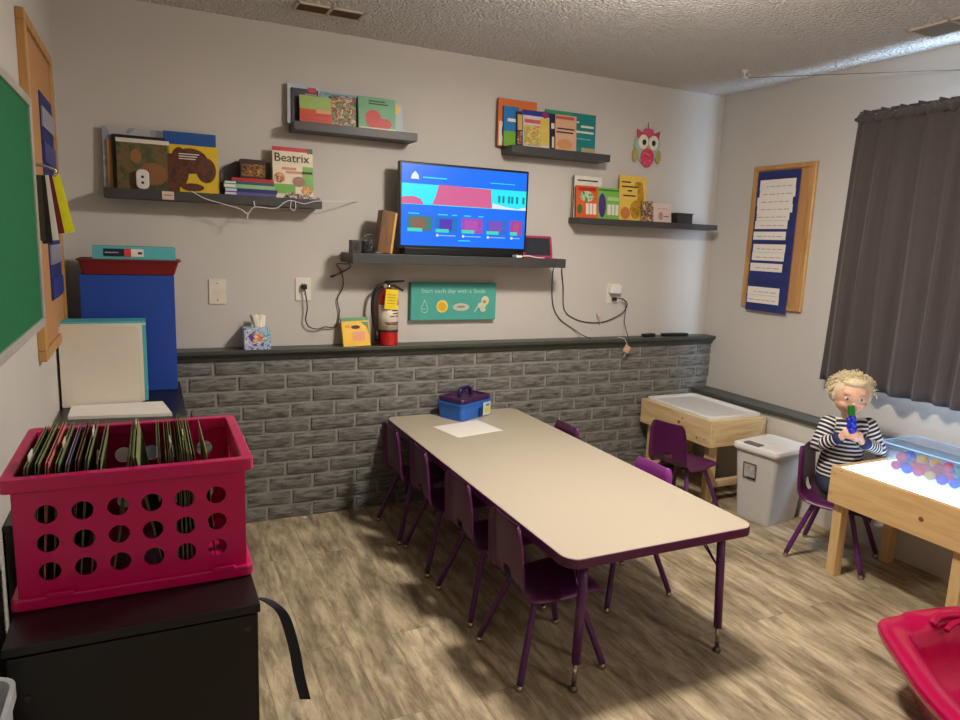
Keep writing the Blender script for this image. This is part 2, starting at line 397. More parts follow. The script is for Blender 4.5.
# left shelf
book('large grey-blue picture book at the back left of the left shelf', .207, .452, Z1, .268, .040, .04, .014, cover('c_grey', [(120,125,140),(150,155,165),(180,180,185)], 8, 1), (), group=G1)
book('tan book edge showing behind the black book on the left shelf', .221, .30, Z1, .212, .022, .05, .012, C('cover_tan', (168,120,70)), group=G1)
book('black-bordered book behind the brown animal picture book', .242, .457, Z1, .236, .002, .06, .012, C('cover_black', (26,22,22)), group=G1)
book('green and brown picture book with a deer and a white band along its top', .258, .473, Z1, .222, -.030, .10, .012, cover('c_deer', [(66,70,42),(84,86,52),(116,86,52),(94,92,56),(76,80,48)], 16, 2),
     [('title_band', 0, 1, .92, 1, W_), ('animal_picture', .26, .47, .52, .80, C('cover_brown', (150,100,58)), 'o'), ('animal_picture', .40, .95, .10, .55, C('cover_brown2', (136,92,54)), 'o')], group=G1)
t = tag(obj('clip_on_speaker', PRISM(rrect(.333, .386, Z1+.002, Z1+.088, .022), -.030, -.018, axis=1), M_white, bevel=.004), 'small white oval gadget propped against the deer book', 'gadget')
bm = bmesh.new()
for zz in (.03, .055): ball(bm, (.3595, -.0305, Z1+zz), (.006, .0015, .006))
obj('button', bm, M_ink, t)
book('tall blue book standing behind the yellow and brown book', .450, .674, Z1, .272, .040, .04, .012, C('cover_blue', (22,82,158)), [('lighter_print', .3, .6, .76, .80, C('cover_ltblue', (70,130,180)))], group=G1)
YB_ = C('cover_yellow', (222,186,28)); BR = cover('c_bear', [(70,36,20),(96,50,26),(82,44,24)], 30, 3)
book('yellow picture book with a big brown animal shape', .464, .680, Z1, .213, -.030, .10, .010, YB_,
     [('animal_picture', .04, .42, .10, .95, BR, 'o'), ('animal_picture', .10, .80, .40, .94, BR, 'o'), ('animal_picture', .55, .95, .22, .76, BR, 'o'), ('animal_picture', .0, .22, .0, .80, BR), ('animal_picture', .25, .7, .03, .20, BR, 'o'), ('title_line', .22, .62, .80, .82, W_), ('title_line', .22, .58, .75, .77, W_), ('title_line', .22, .55, .70, .72, W_)], group=G1)
# the flat stack
zz = Z1
for nm, c, c2, x0, x1, th in (('purple', (92,80,150), (225,220,230), .703, .935, .015), ('navy blue', (22,48,104), (200,210,230), .705, .94, .018), ('green and white', (150,190,140), (220,225,215), .700, .93, .018), ('dark teal and white', (40,86,110), (215,220,225), .702, .925, .014), ('red', (184,34,34), (170,40,50), .735, .925, .016)):
    T = thing('stacked_book', nm+' book lying flat in the stack on the left shelf', 'book', ((x0+x1)/2, 0, zz), 0, 'books lying in a stack on the left shelf')
    bm = bmesh.new(); box(bm, x0, x1, -.030, .07, zz, zz+.0015); box(bm, x0, x1, -.030, .07, zz+th-.0017, zz+th-.0002); box(bm, x0, x1, -.0315, -.030, zz, zz+th-.0002)
    obj('cover', bm, C('stack_'+nm, c), T); obj('pages', BOX(x0+.004, x1-.004, -.029, .066, zz+.0016, zz+th-.0018), M_pages, T)
    obj('spine_label', BOX(x0, x0+.05, -.0323, -.0314, zz+.003, zz+th-.003), C('stacklab_'+nm, c2), T)
    zz += th
T = thing('snack_box', 'small dark box with a spotted golden print, on top of the flat book stack', 'box', (.831, .02, zz))
obj('box_body', BOX(.775, .888, -.02, .05, zz+.0005, zz+.088), C('box_dark', (50,30,20)), T, bevel=.001)
obj('printed_front', BOX(.778, .885, -.0212, -.0201, zz+.010, zz+.066), cover('c_spot', [(50,28,14),(150,100,36),(70,40,20),(176,128,52)], 60, 4), T)
tag(obj('grey_shape', PRISM([(.690, Z1+.001), (.696, Z1+.12), (.765, Z1+.166), (.925, Z1+.170), (.925, Z1+.001)], .074, .079, axis=1), C('shape_grey', (96,90,86))), 'flat dark grey shape upright against the wall behind the flat book stack', 'folder')  # plain dark grey shape behind the stack, not a known object
GR = C('cover_green', (110,170,60)); RD = C('cover_red', (200,44,56)); CR = C('cover_cream', (226,214,186)); PK = C('cover_pinkish', (206,140,124))
T = book('cream book titled Beatrix with a red top band, right end of the left shelf', .925, 1.118, Z1, .245, -.030, .10, .012, CR,
     [('title_band', 0, .86, .92, 1, RD), ('corner_mark', .86, 1, .90, 1, C('cover_olive', (80,90,50))), ('subtitle', .22, .58, .56, .61, PK), ('subtitle', .32, .72, .49, .54, PK),
      ('flower_picture', .03, .30, .30, .50, cover('c_fl', [(180,90,60),(220,170,120),(150,70,50)], 70, 5), 'o'), ('meadow_picture', .02, .55, .10, .28, GR), ('meadow_picture', .74, 1, .18, .64, GR), ('dark_stripe', .72, .98, .50, .54, INK),
      ('hat_picture', .48, .80, .24, .44, C('cover_brn', (150,110,90)), 'o'), ('flower_picture', .70, .98, .08, .26, cover('c_fl2', [(190,120,60),(230,170,90),(120,120,60)], 70, 6), 'o')], group=G1)
obj('title_lettering', place_text('Beatrix', .165, Matrix.Rotation(-.10, 4, 'X') @ Matrix.Translation((-.085, -.0022, .175)), .040), INK, T, local=True)
tag(obj('pamphlet', PRISM([(.985, Z1+.002), (1.0, Z1+.030), (1.06, Z1+.020), (1.14, Z1+.012), (1.145, Z1+.001), (1.02, Z1+.001)], -.034, -.026, axis=1), cover('c_pamph', [(190,70,90),(210,130,120),(70,60,80),(200,190,180)], 40, 7)), 'crumpled pink pamphlet in front of the Beatrix book', 'pamphlet')
T = thing('string_lights', 'white wire with tiny bulbs draped along the front of the left shelf', 'string lights', (.8, -.061, Z1-.05))
P = spline([(.559,-.056,Z1+.004),(.613,-.061,1.618),(.685,-.061,1.600),(.763,-.061,1.580),(.799,-.061,1.561),(.831,-.061,1.592),(.922,-.061,1.590),(.968,-.061,1.621),(1.001,-.061,1.632),(1.06,-.061,1.62),(1.12,-.061,1.636),(1.24,-.03,1.642),(1.33,.05,1.652),(1.36,.079,1.652)], 6)
obj('wire', TUBE(P, .0022, n=5), M_white, T, smooth=True)
bm = bmesh.new(); tube(bm, [(.799,-.061,1.561),(.796,-.061,1.537)], .0025, 6); obj('bulb', bm, M_white, T)
bm = bmesh.new(); tube(bm, [(.831,-.061,1.592),(.826,-.061,1.62)], .0025, 6); obj('bulb', bm, M_white, T)
bm = bmesh.new(); tube(bm, spline([(1.001,-.061,1.632),(.995,-.061,1.60),(1.01,-.061,1.585),(1.02,-.061,1.60),(1.018,-.061,1.63)], 5), .002, 5); obj('loop', bm, M_white, T)
T = tag(obj('shelf_tag', BOX(.435, .484, -.0585, -.0555, 1.604, 1.640), C('tag_cream', (216,196,176))), 'small cream tag stuck on the front edge of the left shelf', 'tag')
obj('printed_line', BOX(.442, .477, -.0592, -.0584, 1.622, 1.626), RD, T)
# highest left shelf
book('white-edged grey book leaning at the left end of the highest shelf', .995, 1.15, Z2, .188, .046, .03, .012, C('cover_palegrey', (190,196,204)), group=G2)
book('dark navy book with red mark behind the green and orange book', 1.022, 1.151, Z2, .166, .030, .04, .010, C('cover_dnavy', (52,44,66)), [('red_mark', .62, .92, .92, 1.05, RD), ('title_line', .5, .95, .84, .87, PK)], group=G2)
book('pale blue wide book behind the middle of the highest shelf', 1.152, 1.50, Z2, .166, .042, .04, .010, C('cover_skyblue', (120,162,178)), [('title_line', .05, .4, .93, .95, C('cover_dblue', (60,100,130)))], group=G2)
book('small book with green top and orange-red bottom on the highest shelf', 1.053, 1.211, Z2, .132, -.030, .10, .008, C('cover_orangered', (206,72,34)), [('green_field', .0, .97, .52, 1, C('cover_lime', (158,184,96))), ('title_line', .1, .9, .30, .33, RD), ('title_line', .15, .88, .14, .17, RD), ('cream_patch', .5, .97, .40, .54, C('cover_peach', (224,160,120)))], group=G2)
book('picture book with small brown and white figures, in the middle of the highest shelf', 1.213, 1.334, Z2, .150, -.006, .09, .009, cover('c_figs', [(70,110,120),(200,180,140),(170,70,40),(60,44,30),(120,150,80)], 45, 8), group=G2)
book('green picture book with a plain red blob at the right of the highest shelf', 1.342, 1.536, Z2, .162, -.030, .10, .009, C('cover_seagreen', (104,166,120)),
     [('red_picture', .18, .62, .06, .62, C('cover_red2', (196,34,30)), 'o'), ('red_picture', .45, .90, .06, .38, C('cover_red2', (196,34,30)), 'o'), ('title_line', .28, .72, .87, .90, INK), ('title_line', .28, .80, .79, .82, INK), ('cream_field', 0, 1, 0, .08, CR)], group=G2)
book('pale blue book with a yellow circle at the right end of the highest shelf', 1.50, 1.585, Z2, .158, .020, .05, .008, C('cover_iceblue', (160,176,180)), [('yellow_circle', .2, .85, .60, .92, C('cover_gold', (216,178,40)), 'o')], group=G2)
# shelf above the television
OR = C('cover_orange', (214,112,52))
book('tall orange and white book with a black bird shape above the television', 2.118, 2.362, Z3, .240, .040, .04, .012, OR, [('white_field', .03, .5, .02, .52, W_), ('bird_picture', .10, .40, .08, .55, INK, 'o'), ('bird_picture', .18, .32, .14, .40, C('cover_cr2', (214,196,110)), 'o')], group=G3)
book('blue picture book with a green lower half above the television', 2.166, 2.262, Z3, .198, .004, .07, .008, C('cover_blue2', (24,116,186)), [('green_field', 0, 1, 0, .38, C('cover_green2', (110,166,50))), ('white_mark', .25, .8, .62, .70, W_)], group=G3)
book('narrow dark book with a framed picture, next to the blue and green book', 2.240, 2.318, Z3, .175, -.014, .08, .008, C('cover_dark2', (50,36,38)), [('framed_picture', .1, .7, .48, .92, C('cover_wheat', (206,170,104))), ('framed_picture', .1, .7, .08, .44, cover('c_fig3', [(190,130,110),(90,60,60),(210,180,150)], 60, 9))], group=G3)
book('blue-topped picture book with red title, in the middle above the television', 2.276, 2.446, Z3, .188, -.034, .10, .010, C('cover_lilac', (206,196,206)), [('blue_band', 0, 1, .86, 1, C('cover_blue3', (36,54,140))), ('round_badge', .72, .95, .83, 1.0, C('cover_plum', (150,30,80)), 'o'), ('red_title', .06, .66, .66, .76, C('cover_red4', (200,84,76))), ('yellow_picture', .66, .98, .1, .82, C('cover_yel4', (210,186,80))), ('meadow_picture', .04, .66, .06, .60, cover('c_mead', [(120,160,70),(206,196,110),(200,130,80),(150,180,90)], 35, 10))], group=G3)
book('black and white book squeezed between the red-titled and salmon books', 2.44, 2.51, Z3, .186, .000, .06, .008, C('cover_dark3', (40,34,48)), [('white_print', .5, .9, .08, .38, W_), ('white_print', .4, .8, .6, .75, W_)], group=G3)
book('salmon picture book with dark title, right of the middle above the television', 2.486, 2.628, Z3, .186, -.030, .09, .009, C('cover_salmon', (214,166,138)), [('red_band', .03, .9, .88, .96, C('cover_red5', (190,80,74))), ('title_line', .1, .9, .60, .64, INK), ('title_line', .05, .85, .50, .54, INK), ('figure_picture', .1, .8, .06, .34, C('cover_pch', (206,146,96)), 'o')], group=G3)
book('wide teal book with white title lines at the right end of its shelf', 2.44, 2.782, Z3, .212, .030, .05, .010, C('cover_teal3', (22,128,128)), [('title_line', .52, .66, .76, .80, W_), ('title_line', .70, .96, .66, .71, W_), ('title_line', .56, .96, .52, .57, W_), ('title_line', .60, .90, .36, .39, C('cover_tl', (110,180,180))), ('sand_corner', .72, 1, .0, .16, C('cover_sand', (176,160,120))), ('green_edge', .0, .5, .92, 1, C('cover_teal4', (60,150,110)))], group=G3)
# right shelf
book('white book with a thin dark title line at the left end of the right shelf', 2.624, 2.825, Z4, .245, .036, .04, .012, W_, [('title_line', .14, .86, .88, .91, INK), ('black_edge', .0, .03, 0, 1, INK), ('picture_panel', .12, .95, .04, .74, C('cover_lg', (190,200,190)))], group=G4)
book('orange-red alphabet book with a green round in front of the white book', 2.653, 2.808, Z4, .188, -.028, .10, .010, C('cover_orange5', (214,92,42)), [('title_band', .1, .9, .84, .95, C('cover_red6', (176,44,32))), ('round_picture', .18, .80, .50, .84, cover('c_gr', [(70,140,60),(200,200,190),(110,170,70)], 40, 11), 'o'), ('letters', .45, .58, .12, .46, W_), ('letters', .62, .74, .12, .46, W_), ('letters', .78, .92, .12, .46, W_), ('leaf_picture', .05, .28, .12, .42, C('cover_gr7', (60,110,50)), 'o')], group=G4)
book('light green book with a purple figure, beside the yellow giraffe book', 2.812, 2.978, Z4, .186, -.004, .08, .010, C('cover_green8', (122,178,76)), [('purple_picture', .06, .38, .05, .82, C('cover_purple', (74,46,120)), 'o'), ('title_line', .05, .95, .90, .95, C('cover_gr9', (50,120,40))), ('letters', .45, .6, .14, .48, W_), ('letters', .64, .76, .14, .48, W_), ('letters', .8, .94, .14, .48, W_), ('pale_field', .45, .95, .60, .72, C('cover_gr10', (170,206,130)))], group=G4)
YG = cover('c_gir', [(168,122,28),(190,144,40),(140,100,24)], 40, 12)
book('tall yellow book with a long-necked animal on the right shelf', 2.972, 3.176, Z4, .270, -.006, .08, .012, C('cover_yel9', (226,188,84)), [('title_line', .08, .42, .84, .87, INK), ('title_line', .08, .75, .74, .77, INK), ('title_line', .30, .46, .65, .68, INK), ('title_line', .14, .60, .54, .57, INK), ('animal_picture', .66, .90, .20, .86, YG, 'o'), ('animal_picture', .40, .80, .05, .46, YG, 'o'), ('animal_picture', .05, .4, .03, .30, C('cover_orr', (196,120,60)), 'o'), ('animal_picture', .55, .86, .76, .88, YG, 'o')], group=G4)
book('small patterned card with a doll figure in front of the yellow book', 3.128, 3.222, Z4, .124, -.034, .10, .006, cover('c_doll', [(170,140,70),(90,90,110),(120,60,50),(200,180,120)], 45, 13), group=G4)
book('small white and pink booklet leaning on the right shelf', 3.226, 3.372, Z4, .118, -.020, .14, .006, C('cover_blush', (216,196,188)), [('title_line', .25, .75, .70, .74, PK), ('figure_picture', .3, .55, .12, .56, C('cover_pk2', (186,130,134)), 'o'), ('title_line', .6, .85, .3, .34, INK)], group=G4)
T = thing('black_pot', 'small black tapered box at the right of the right shelf', 'box', (3.45, 0, Z4))
obj('body', PRISM([(3.398, Z4), (3.384, Z4+.058), (3.514, Z4+.058), (3.514, Z4)], -.030, .045, axis=1), mat('black_box', (44,42,42), .6), T, bevel=.002)
obj('rim', BOX(3.380, 3.518, -.034, .049, Z4+.058, Z4+.064), mat('black_box', (44,42,42)), T, bevel=.001)

# ------------------------------------------------------------------ television and its shelf
T = thing('television', 'flat television showing a bright blue menu screen, on the wide charcoal shelf', 'television', (1.92, -.05, ZT))
RT = Matrix.Translation((1.918, -.05, 0)) @ Matrix.Rotation(.0, 4, 'Z')
obj('casing', BOX(-.376, .376, -.010, .028, 1.424, 1.864, RT), mat('tv_black', (12,12,14), .3), T, bevel=.003)
obj('stand', BOX(-.345, .30, -.02, .05, ZT, 1.428, RT), mat('tv_black', (12,12,14)), T, bevel=.004)
def emat(n, c, s=1.0):
    return mat(n, (8,8,8), .25, emit=c, es=s, var=0)
def scr(name, x0, x1, z0, z1, m, y=-.0112, poly=None):
    if poly: bm = PRISM(poly, y-.0002, y, axis=1, M=RT)
    else: bm = BOX(x0, x1, y-.0002, y, z0, z1, RT)
    return obj(name, bm, m, scr_o if name != 'screen' else T)
scr_o = scr('screen', -.364, .364, 1.440, 1.852, emat('scr_blue', (14,108,236), 1.15), y=-.0104)
CY = emat('scr_cyan', (40,228,240), 1.1); PKs = emat('scr_pink', (214,100,150), 1.0); WH = emat('scr_white', (225,235,245), 1.0)
scr('banner', -.364, .364, 1.650, 1.755, CY)
scr('banner_sign', 0, 0, 0, 0, PKs, -.0116, [(-.195, 1.654), (.155, 1.652), (.145, 1.752), (-.160, 1.757), (-.175, 1.70)])
scr('banner_sign', 0, 0, 0, 0, PKs, -.0116, [(-.364, 1.652), (-.24, 1.652), (-.26, 1.68), (-.30, 1.692), (-.364, 1.685)])
scr('banner_edge', 0, 0, 0, 0, WH, -.0118, [(.155, 1.652), (.364, 1.650), (.364, 1.668), (.31, 1.656), (.24, 1.664), (.158, 1.680)])
DT = emat('scr_dteal', (10,150,170), .9)
for x in (.19, .215, .25, .27, .30, .34): scr('banner_print', x, x+.014, 1.685, 1.722, DT, -.0118)
scr('logo', 0, 0, 0, 0, WH, -.0116, [(-.315, 1.778), (-.270, 1.778), (-.275, 1.800), (-.292, 1.818), (-.310, 1.800)])
scr('heading', -.25, -.115, 1.786, 1.792, CY, -.0116); scr('heading', .14, .29, 1.784, 1.788, CY, -.0116)
for x, w_ in ((-.325, .06), (-.16, .055), (-.08, .03), (-.01, .04), (.075, .03)): scr('tab_name', x, x+w_, 1.602, 1.607, CY, -.0116)
for i, x in enumerate((-.330, -.172, -.022, .126, .272)):
    x1 = min(x+.138 if i == 0 else x+.125, .345)
    scr('tile', x, x1, 1.515, 1.592, emat('tile%d' % i, [(60,130,130),(20,120,210),(170,80,190),(60,110,220),(180,70,160)][i], .9), -.0116)
    scr('tile_picture', x+.02, x+(x1-x)*.75, 1.525, 1.582, emat('tilep%d' % i, [(150,110,90),(90,60,200),(200,90,200),(140,90,210),(200,90,150)][i], .8), -.0119)
    scr('tile_band', x, x+(x1-x)*.6, 1.512, 1.530, emat('tileb', (60,220,190), 1), -.0121)
    if i: scr('progress_bar', x+.006, x1-.01, 1.494, 1.499, emat('bar', (150,190,250), 1), -.0116); scr('progress_knob', x+.004, x+.016, 1.490, 1.503, WH, -.0119)
scr('page_dots', -.04, .03, 1.470, 1.475, CY, -.0116)
T = thing('wooden_block_box', 'brown wooden box leaning beside the left edge of the television', 'box', (1.47, -.06, ZT))
MB_ = wood('walnut', (92,56,18), (126,82,32), (20,20,6)); RR = Matrix.Translation((1.452, -.07, ZT+.002)) @ Matrix.Rotation(.125, 4, 'Y')
obj('body', BOX(-.036, .030, -.035, .045, .004, .214, RR), MB_, T, bevel=.001)
obj('pale_side', BOX(.030, .042, -.037, .045, .004, .210, RR), mat('pale_oak', (214,160,84), .5), T, bevel=.001, label='pale yellowish side strip')
T = thing('desk_speaker', 'small dark cube at the left end of the television shelf', 'speaker', (1.305, -.1, ZT))
obj('body', BOX(1.281, 1.330, -.12, -.06, ZT, ZT+.064), mat('dk_cube', (58,50,50), .5), T, bevel=.002)
obj('lens', PRISM([(1.306+.013*math.cos(i*PI/8), ZT+.034+.02*math.sin(i*PI/8)) for i in range(16)], -.1225, -.1198, axis=1), M_black, T)
clear = bpy.data.materials.new('clear_glass'); clear.use_nodes = True
nt = clear.node_tree; nt.nodes.clear(); o_ = nt.nodes.new('ShaderNodeOutputMaterial'); mx = nt.nodes.new('ShaderNodeMixShader'); fr = nt.nodes.new('ShaderNodeLayerWeight'); fr.inputs[0].default_value = .35
t_ = nt.nodes.new('ShaderNodeBsdfTransparent'); t_.inputs[0].default_value = (.80,.82,.84,1); g_ = nt.nodes.new('ShaderNodeBsdfGlossy'); g_.inputs['Roughness'].default_value = .1; g_.inputs[0].default_value = (.8,.85,.9,1)
nt.links.new(fr.outputs['Facing'], mx.inputs[0]); nt.links.new(t_.outputs[0], mx.inputs[1]); nt.links.new(g_.outputs[0], mx.inputs[2]); nt.links.new(mx.outputs[0], o_.inputs[0])
T = thing('glass_jar', 'clear glass jar with grey cable inside, between the dark cube and the wooden box', 'jar', (1.372, -.08, ZT))
obj('glass', LATHE([(.03, 0), (.034, .004), (.036, .06), (.032, .068), (.030, .068), (.033, .058), (.031, .006), (.0, .006)], (1.372, -.08, ZT)), clear, T, smooth=True)
obj('coiled_cable', TUBE(spline([(1.372+.022*math.cos(a*1.1), -.08+.022*math.sin(a*1.1), ZT+.009+a*.003) for a in range(19)]+[(1.38,-.08,ZT+.075),(1.35,-.085,ZT+.082),(1.39,-.08,ZT+.095)], 3), .003, n=5), mat('grey_cord', (92,84,78), .5), T)
T = thing('tablet', 'tablet in a pink case leaning at the right end of the television shelf', 'tablet', (2.40, -.01, ZT))
RR = Matrix.Translation((2.40, -.025, ZT+.001)) @ Matrix.Rotation(-.22, 4, 'X')
obj('case', PRISM(rrect(-.097, .097, 0, .128, .012), 0, .012, axis=1, M=RR), mat('pink_case', (170,36,84), .5), T, bevel=.002)
obj('screen', BOX(-.084, .082, -.0008, .0002, .014, .115, RR), mat('tablet_glass', (44,46,54), .25), T)
tag(obj('streaming_stick', BOX(2.190, 2.225, -.150, -.100, ZT, ZT+.014), M_white, bevel=.003), 'little white box on the television shelf under the screen corner', 'gadget')
tag(obj('charging_cable', TUBE(spline([(2.225,-.13,ZT+.007),(2.27,-.14,ZT+.012),(2.32,-.14,ZT+.004),(2.38,-.13,ZT+.003)], 5), .003, n=6), M_white, smooth=True), 'short white cable lying before the pink tablet', 'cable')

# ------------------------------------------------------------------ wall plates, outlets, cables
T = thing('blank_wall_plate', 'cream blank wall plate with two screws, on the wall at the left', 'wall plate', (.666, YB, 1.12))
obj('plate', BOX(.628, .706, YB-.006, YB, 1.122, 1.244), mat('cream_plate', (226,214,196), .4), T, bevel=.002)
for z in (1.141, 1.223): obj('screw', PRISM([(.667+.003*math.cos(i*PI/4), z+.003*math.sin(i*PI/4)) for i in range(8)], YB-.0072, YB-.0058, axis=1), M_ink, T)
def outlet(label, x0, x1, z0, z1):
    T = thing('wall_outlet', label, 'outlet', ((x0+x1)/2, YB, z0))
    obj('plate', BOX(x0, x1, YB-.006, YB, z0, z1), mat('white_plate', (228,222,210), .4), T, bevel=.002)
    for z in (z0+(z1-z0)*.28, z0+(z1-z0)*.72):
        s = obj('socket', PRISM(rrect((x0+x1)/2-.017, (x0+x1)/2+.017, z-.014, z+.014, .008), YB-.0080, YB-.0058, axis=1), M_white, T)
        bm = bmesh.new()
        for dx in (-.006, .006): box(bm, (x0+x1)/2+dx-.001, (x0+x1)/2+dx+.001, YB-.0086, YB-.0078, z-.004, z+.005)
        obj('slot', bm, M_ink, s)
    return T
outlet('white wall outlet with a black plug, left of the fire extinguisher', 1.042, 1.120, 1.138, 1.256)
outlet('white wall outlet with a charger, on the wall below the right shelf', 2.970, 3.062, 1.118, 1.242)
T = thing('power_cord', 'black cord running from the left outlet up to the television shelf', 'cord', (1.08, YB-.03, 1.2))
obj('plug', BOX(1.070, 1.096, YB-.034, YB-.0088, 1.198, 1.224), M_black, T, bevel=.004)
obj('cord', TUBE(spline([(1.083,.05,1.200),(1.090,.05,1.16),(1.096,.052,1.10),(1.088,.055,1.04),(1.108,.058,1.004),(1.15,.062,.992),(1.19,.064,1.002),(1.225,.066,.998),(1.255,.068,1.012),(1.268,.07,1.08),(1.256,.07,1.144),(1.285,.066,1.215),(1.276,.060,1.285),(1.250,.06,1.325),(1.250,.0,1.335),(1.262,-.12,1.340),(1.27,-.152,1.362),(1.272,-.150,1.388),(1.285,-.130,1.398)], 6), .0032, n=6), M_cable, T, smooth=True)
tag(obj('loose_cable', TUBE(spline([(1.315,.055,1.338),(1.318,.066,1.310),(1.250,.0765,1.272),(1.222,.0768,1.262)], 5), [.003]*11+[.005]*5, n=6), M_cable, smooth=True), 'short black cable end dangling below the left end of the television shelf', 'cable')
T = thing('phone_charger', 'white adaptor with black plug in the right outlet, its cable hanging down', 'charger', (3.015, YB-.03, 1.14))
obj('adaptor', BOX(2.975, 3.055, YB-.046, YB-.0088, 1.182, 1.236), M_white, T, bevel=.006)
obj('plug', BOX(3.004, 3.030, YB-.034, YB-.0088, 1.136, 1.158), M_black, T, bevel=.004)
obj('cord', TUBE(spline([(3.022,.048,1.148),(3.06,.045,1.150),(3.095,.045,1.125),(3.098,.045,1.06),(3.085,.03,1.0),(3.08,-.02,.925),(3.075,-.044,.895),(3.07,-.046,.872)], 6), .0028, n=6), M_cable, T, smooth=True)
T = thing('hanging_price_tag', 'copper-coloured plug hanging by its wire over the edge of the dark ledge', 'plug', (3.05, -.05, .84))
obj('plug_body', BOX(-.020, .020, -.008, .008, -.024, .024, Matrix.Translation((3.055, -.052, .842)) @ Matrix.Rotation(.5, 4, 'Y')), mat('copper_plug', (214,168,136), .35), T, bevel=.004)
obj('plug_pins', BOX(-.004, .004, -.004, .004, -.014, .012, Matrix.Translation((3.040, -.052, .803)) @ Matrix.Rotation(.5, 4, 'Y')), mat('steel_pin', (180,180,178), .3, metal=.6), T)
obj('wire', TUBE(spline([(3.06,-.05,.865),(3.045,-.043,.90),(3.03,-.03,.912),(3.02,0,.911)], 5), .002, n=5), M_white, T)
for lab, pts in (('black cable from the television shelf curving across to the right outlet', [(2.552,.02,1.345),(2.556,.06,1.33),(2.58,.07,1.22),(2.66,.074,1.08),(2.75,.075,1.020),(2.86,.075,.998),(2.96,.075,1.002),(3.04,.07,1.03),(3.10,.06,1.07),(3.115,.055,1.12),(3.07,.05,1.152)]),
                 ('black cable dropping from the television shelf down to the dark ledge', [(2.492,.0,1.345),(2.50,.055,1.33),(2.505,.07,1.22),(2.525,.073,1.10),(2.58,.074,1.02),(2.67,.072,.965),(2.73,.05,.925),(2.76,.0,.910)])):
    pts = [(x+ (.06 if 'across' in lab and i<3 else .055 if 'drop' in lab else 0), y, z) for i, (x, y, z) in enumerate(pts)]
    tag(obj('wall_cable', TUBE(spline(pts, 6), .003, n=6), M_cable, smooth=True), lab, 'cable')
tag(obj('white_plug', TUBE([(2.905,.0715,1.055),(2.915,.0695,1.035),(2.925,.0745,1.005),(2.93,.078,.985)], [.010,.012,.007,.003], n=8), mat('offwhite_plug', (206,190,176), .4), smooth=True), 'small off-white plug hanging on the wall below the right outlet', 'plug')

# ------------------------------------------------------------------ ledge items
T = thing('tissue_box', 'cube tissue box with purple and blue swirls on the dark ledge', 'tissue box', (.845, .012, .906))
obj('carton', BOX(.776, .900, -.030, .060, .9065, 1.012), cover('c_tissue', [(96,72,160),(200,210,230),(90,180,200),(225,215,225),(120,100,190),(170,200,230)], 22, 14), T, bevel=.002)
obj('printed_flower', PRISM([(.842+.026*(1+.25*math.cos(5*a*PI/15))*math.cos(a*PI/15), .965+.026*(1+.25*math.cos(5*a*PI/15))*math.sin(a*PI/15)) for a in range(30)], -.0312, -.0300, axis=1), cover('c_flw', [(230,190,120),(220,110,90),(235,225,215)], 60, 15), T)
bm = bmesh.new()
for k in range(5):
    a = k*1.25; G = []
    for i in range(6):
        G.append([bm.verts.new((.845+(j-2)*.010+.022*math.cos(a)*(i/5)+(k-2)*.007, .014+.012*math.sin(a+j*.9)*(i/5+.3), 1.008+i*.013+.004*math.sin(j*2+k))) for j in range(5)])
    for i in range(5):
        for j in range(4): bm.faces.new((G[i][j], G[i][j+1], G[i+1][j+1], G[i+1][j]))
obj('tissue', bm, mat('tissue_paper', (238,228,212), .9), T, smooth=True, solid=.001)
T = thing('fire_extinguisher', 'red fire extinguisher with a yellow tag standing on the dark ledge', 'fire extinguisher', (1.515, .02, .906))
FX, FY, FZ = 1.518, .018, .9065
M_red = mat('extinguisher_red', (200,26,22), .3, coat=.4)
obj('cylinder', LATHE([(.0, 0), (.050, .0), (.054, .006), (.054, .235), (.050, .262), (.036, .284), (.018, .296), (.016, .30), (.0, .30)], (FX, FY, FZ), 32), M_red, T, smooth=True)
def band(z0, z1, a0, a1, r, n=20):
    bm = bmesh.new(); A = []
    for z in (z0, z1): A.append([bm.verts.new((FX+r*math.cos(a0+(a1-a0)*i/n), FY+r*math.sin(a0+(a1-a0)*i/n), FZ+z)) for i in range(n+1)])
    for i in range(n): bm.faces.new((A[0][i], A[0][i+1], A[1][i+1], A[1][i]))
    return bm
lab = obj('label', band(.085, .215, -PI*.98, -.02, .0546), mat('label_cream', (220,206,186), .5), T, smooth=True, solid=.0004)
obj('black_band', band(.072, .084, 0, 2*PI, .0548, 30), M_ink, T, smooth=True, solid=.0006)
for z, a0, a1 in ((.185,-1.5,-.7),(.170,-1.4,-.6),(.155,-1.7,-1.2),(.155,-1.1,-.6),(.120,-2.2,-.5),(.112,-2.0,-.6)): obj('printed_line', band(z, z+.006, a0, a1, .0552, 6), C('label_ink', (90,50,50)), lab, solid=.0003)
obj('valve', LATHE([(0, .298), (.017, .298), (.017, .318), (.010, .322), (.010, .335), (0, .335)], (FX, FY, FZ)), M_chrome, T, smooth=True)
obj('lever', PRISM([(FX-.030, FZ+.330), (FX-.012, FZ+.343), (FX+.015, FZ+.343), (FX+.085, FZ+.346), (FX+.087, FZ+.338), (FX+.02, FZ+.331)], FY-.010, FY+.010, axis=1), M_black, T, bevel=.002)
obj('carry_handle', PRISM([(FX-.020, FZ+.316), (FX-.018, FZ+.326), (FX+.03, FZ+.324), (FX+.082, FZ+.295), (FX+.080, FZ+.284), (FX+.028, FZ+.312)], FY-.009, FY+.009, axis=1), M_black, T, bevel=.002)
obj('gauge', PRISM([(FX-.026+.011*math.cos(i*PI/8), FZ+.316+.011*math.sin(i*PI/8)) for i in range(16)], FY-.030, FY-.016, axis=1), M_chrome, T)
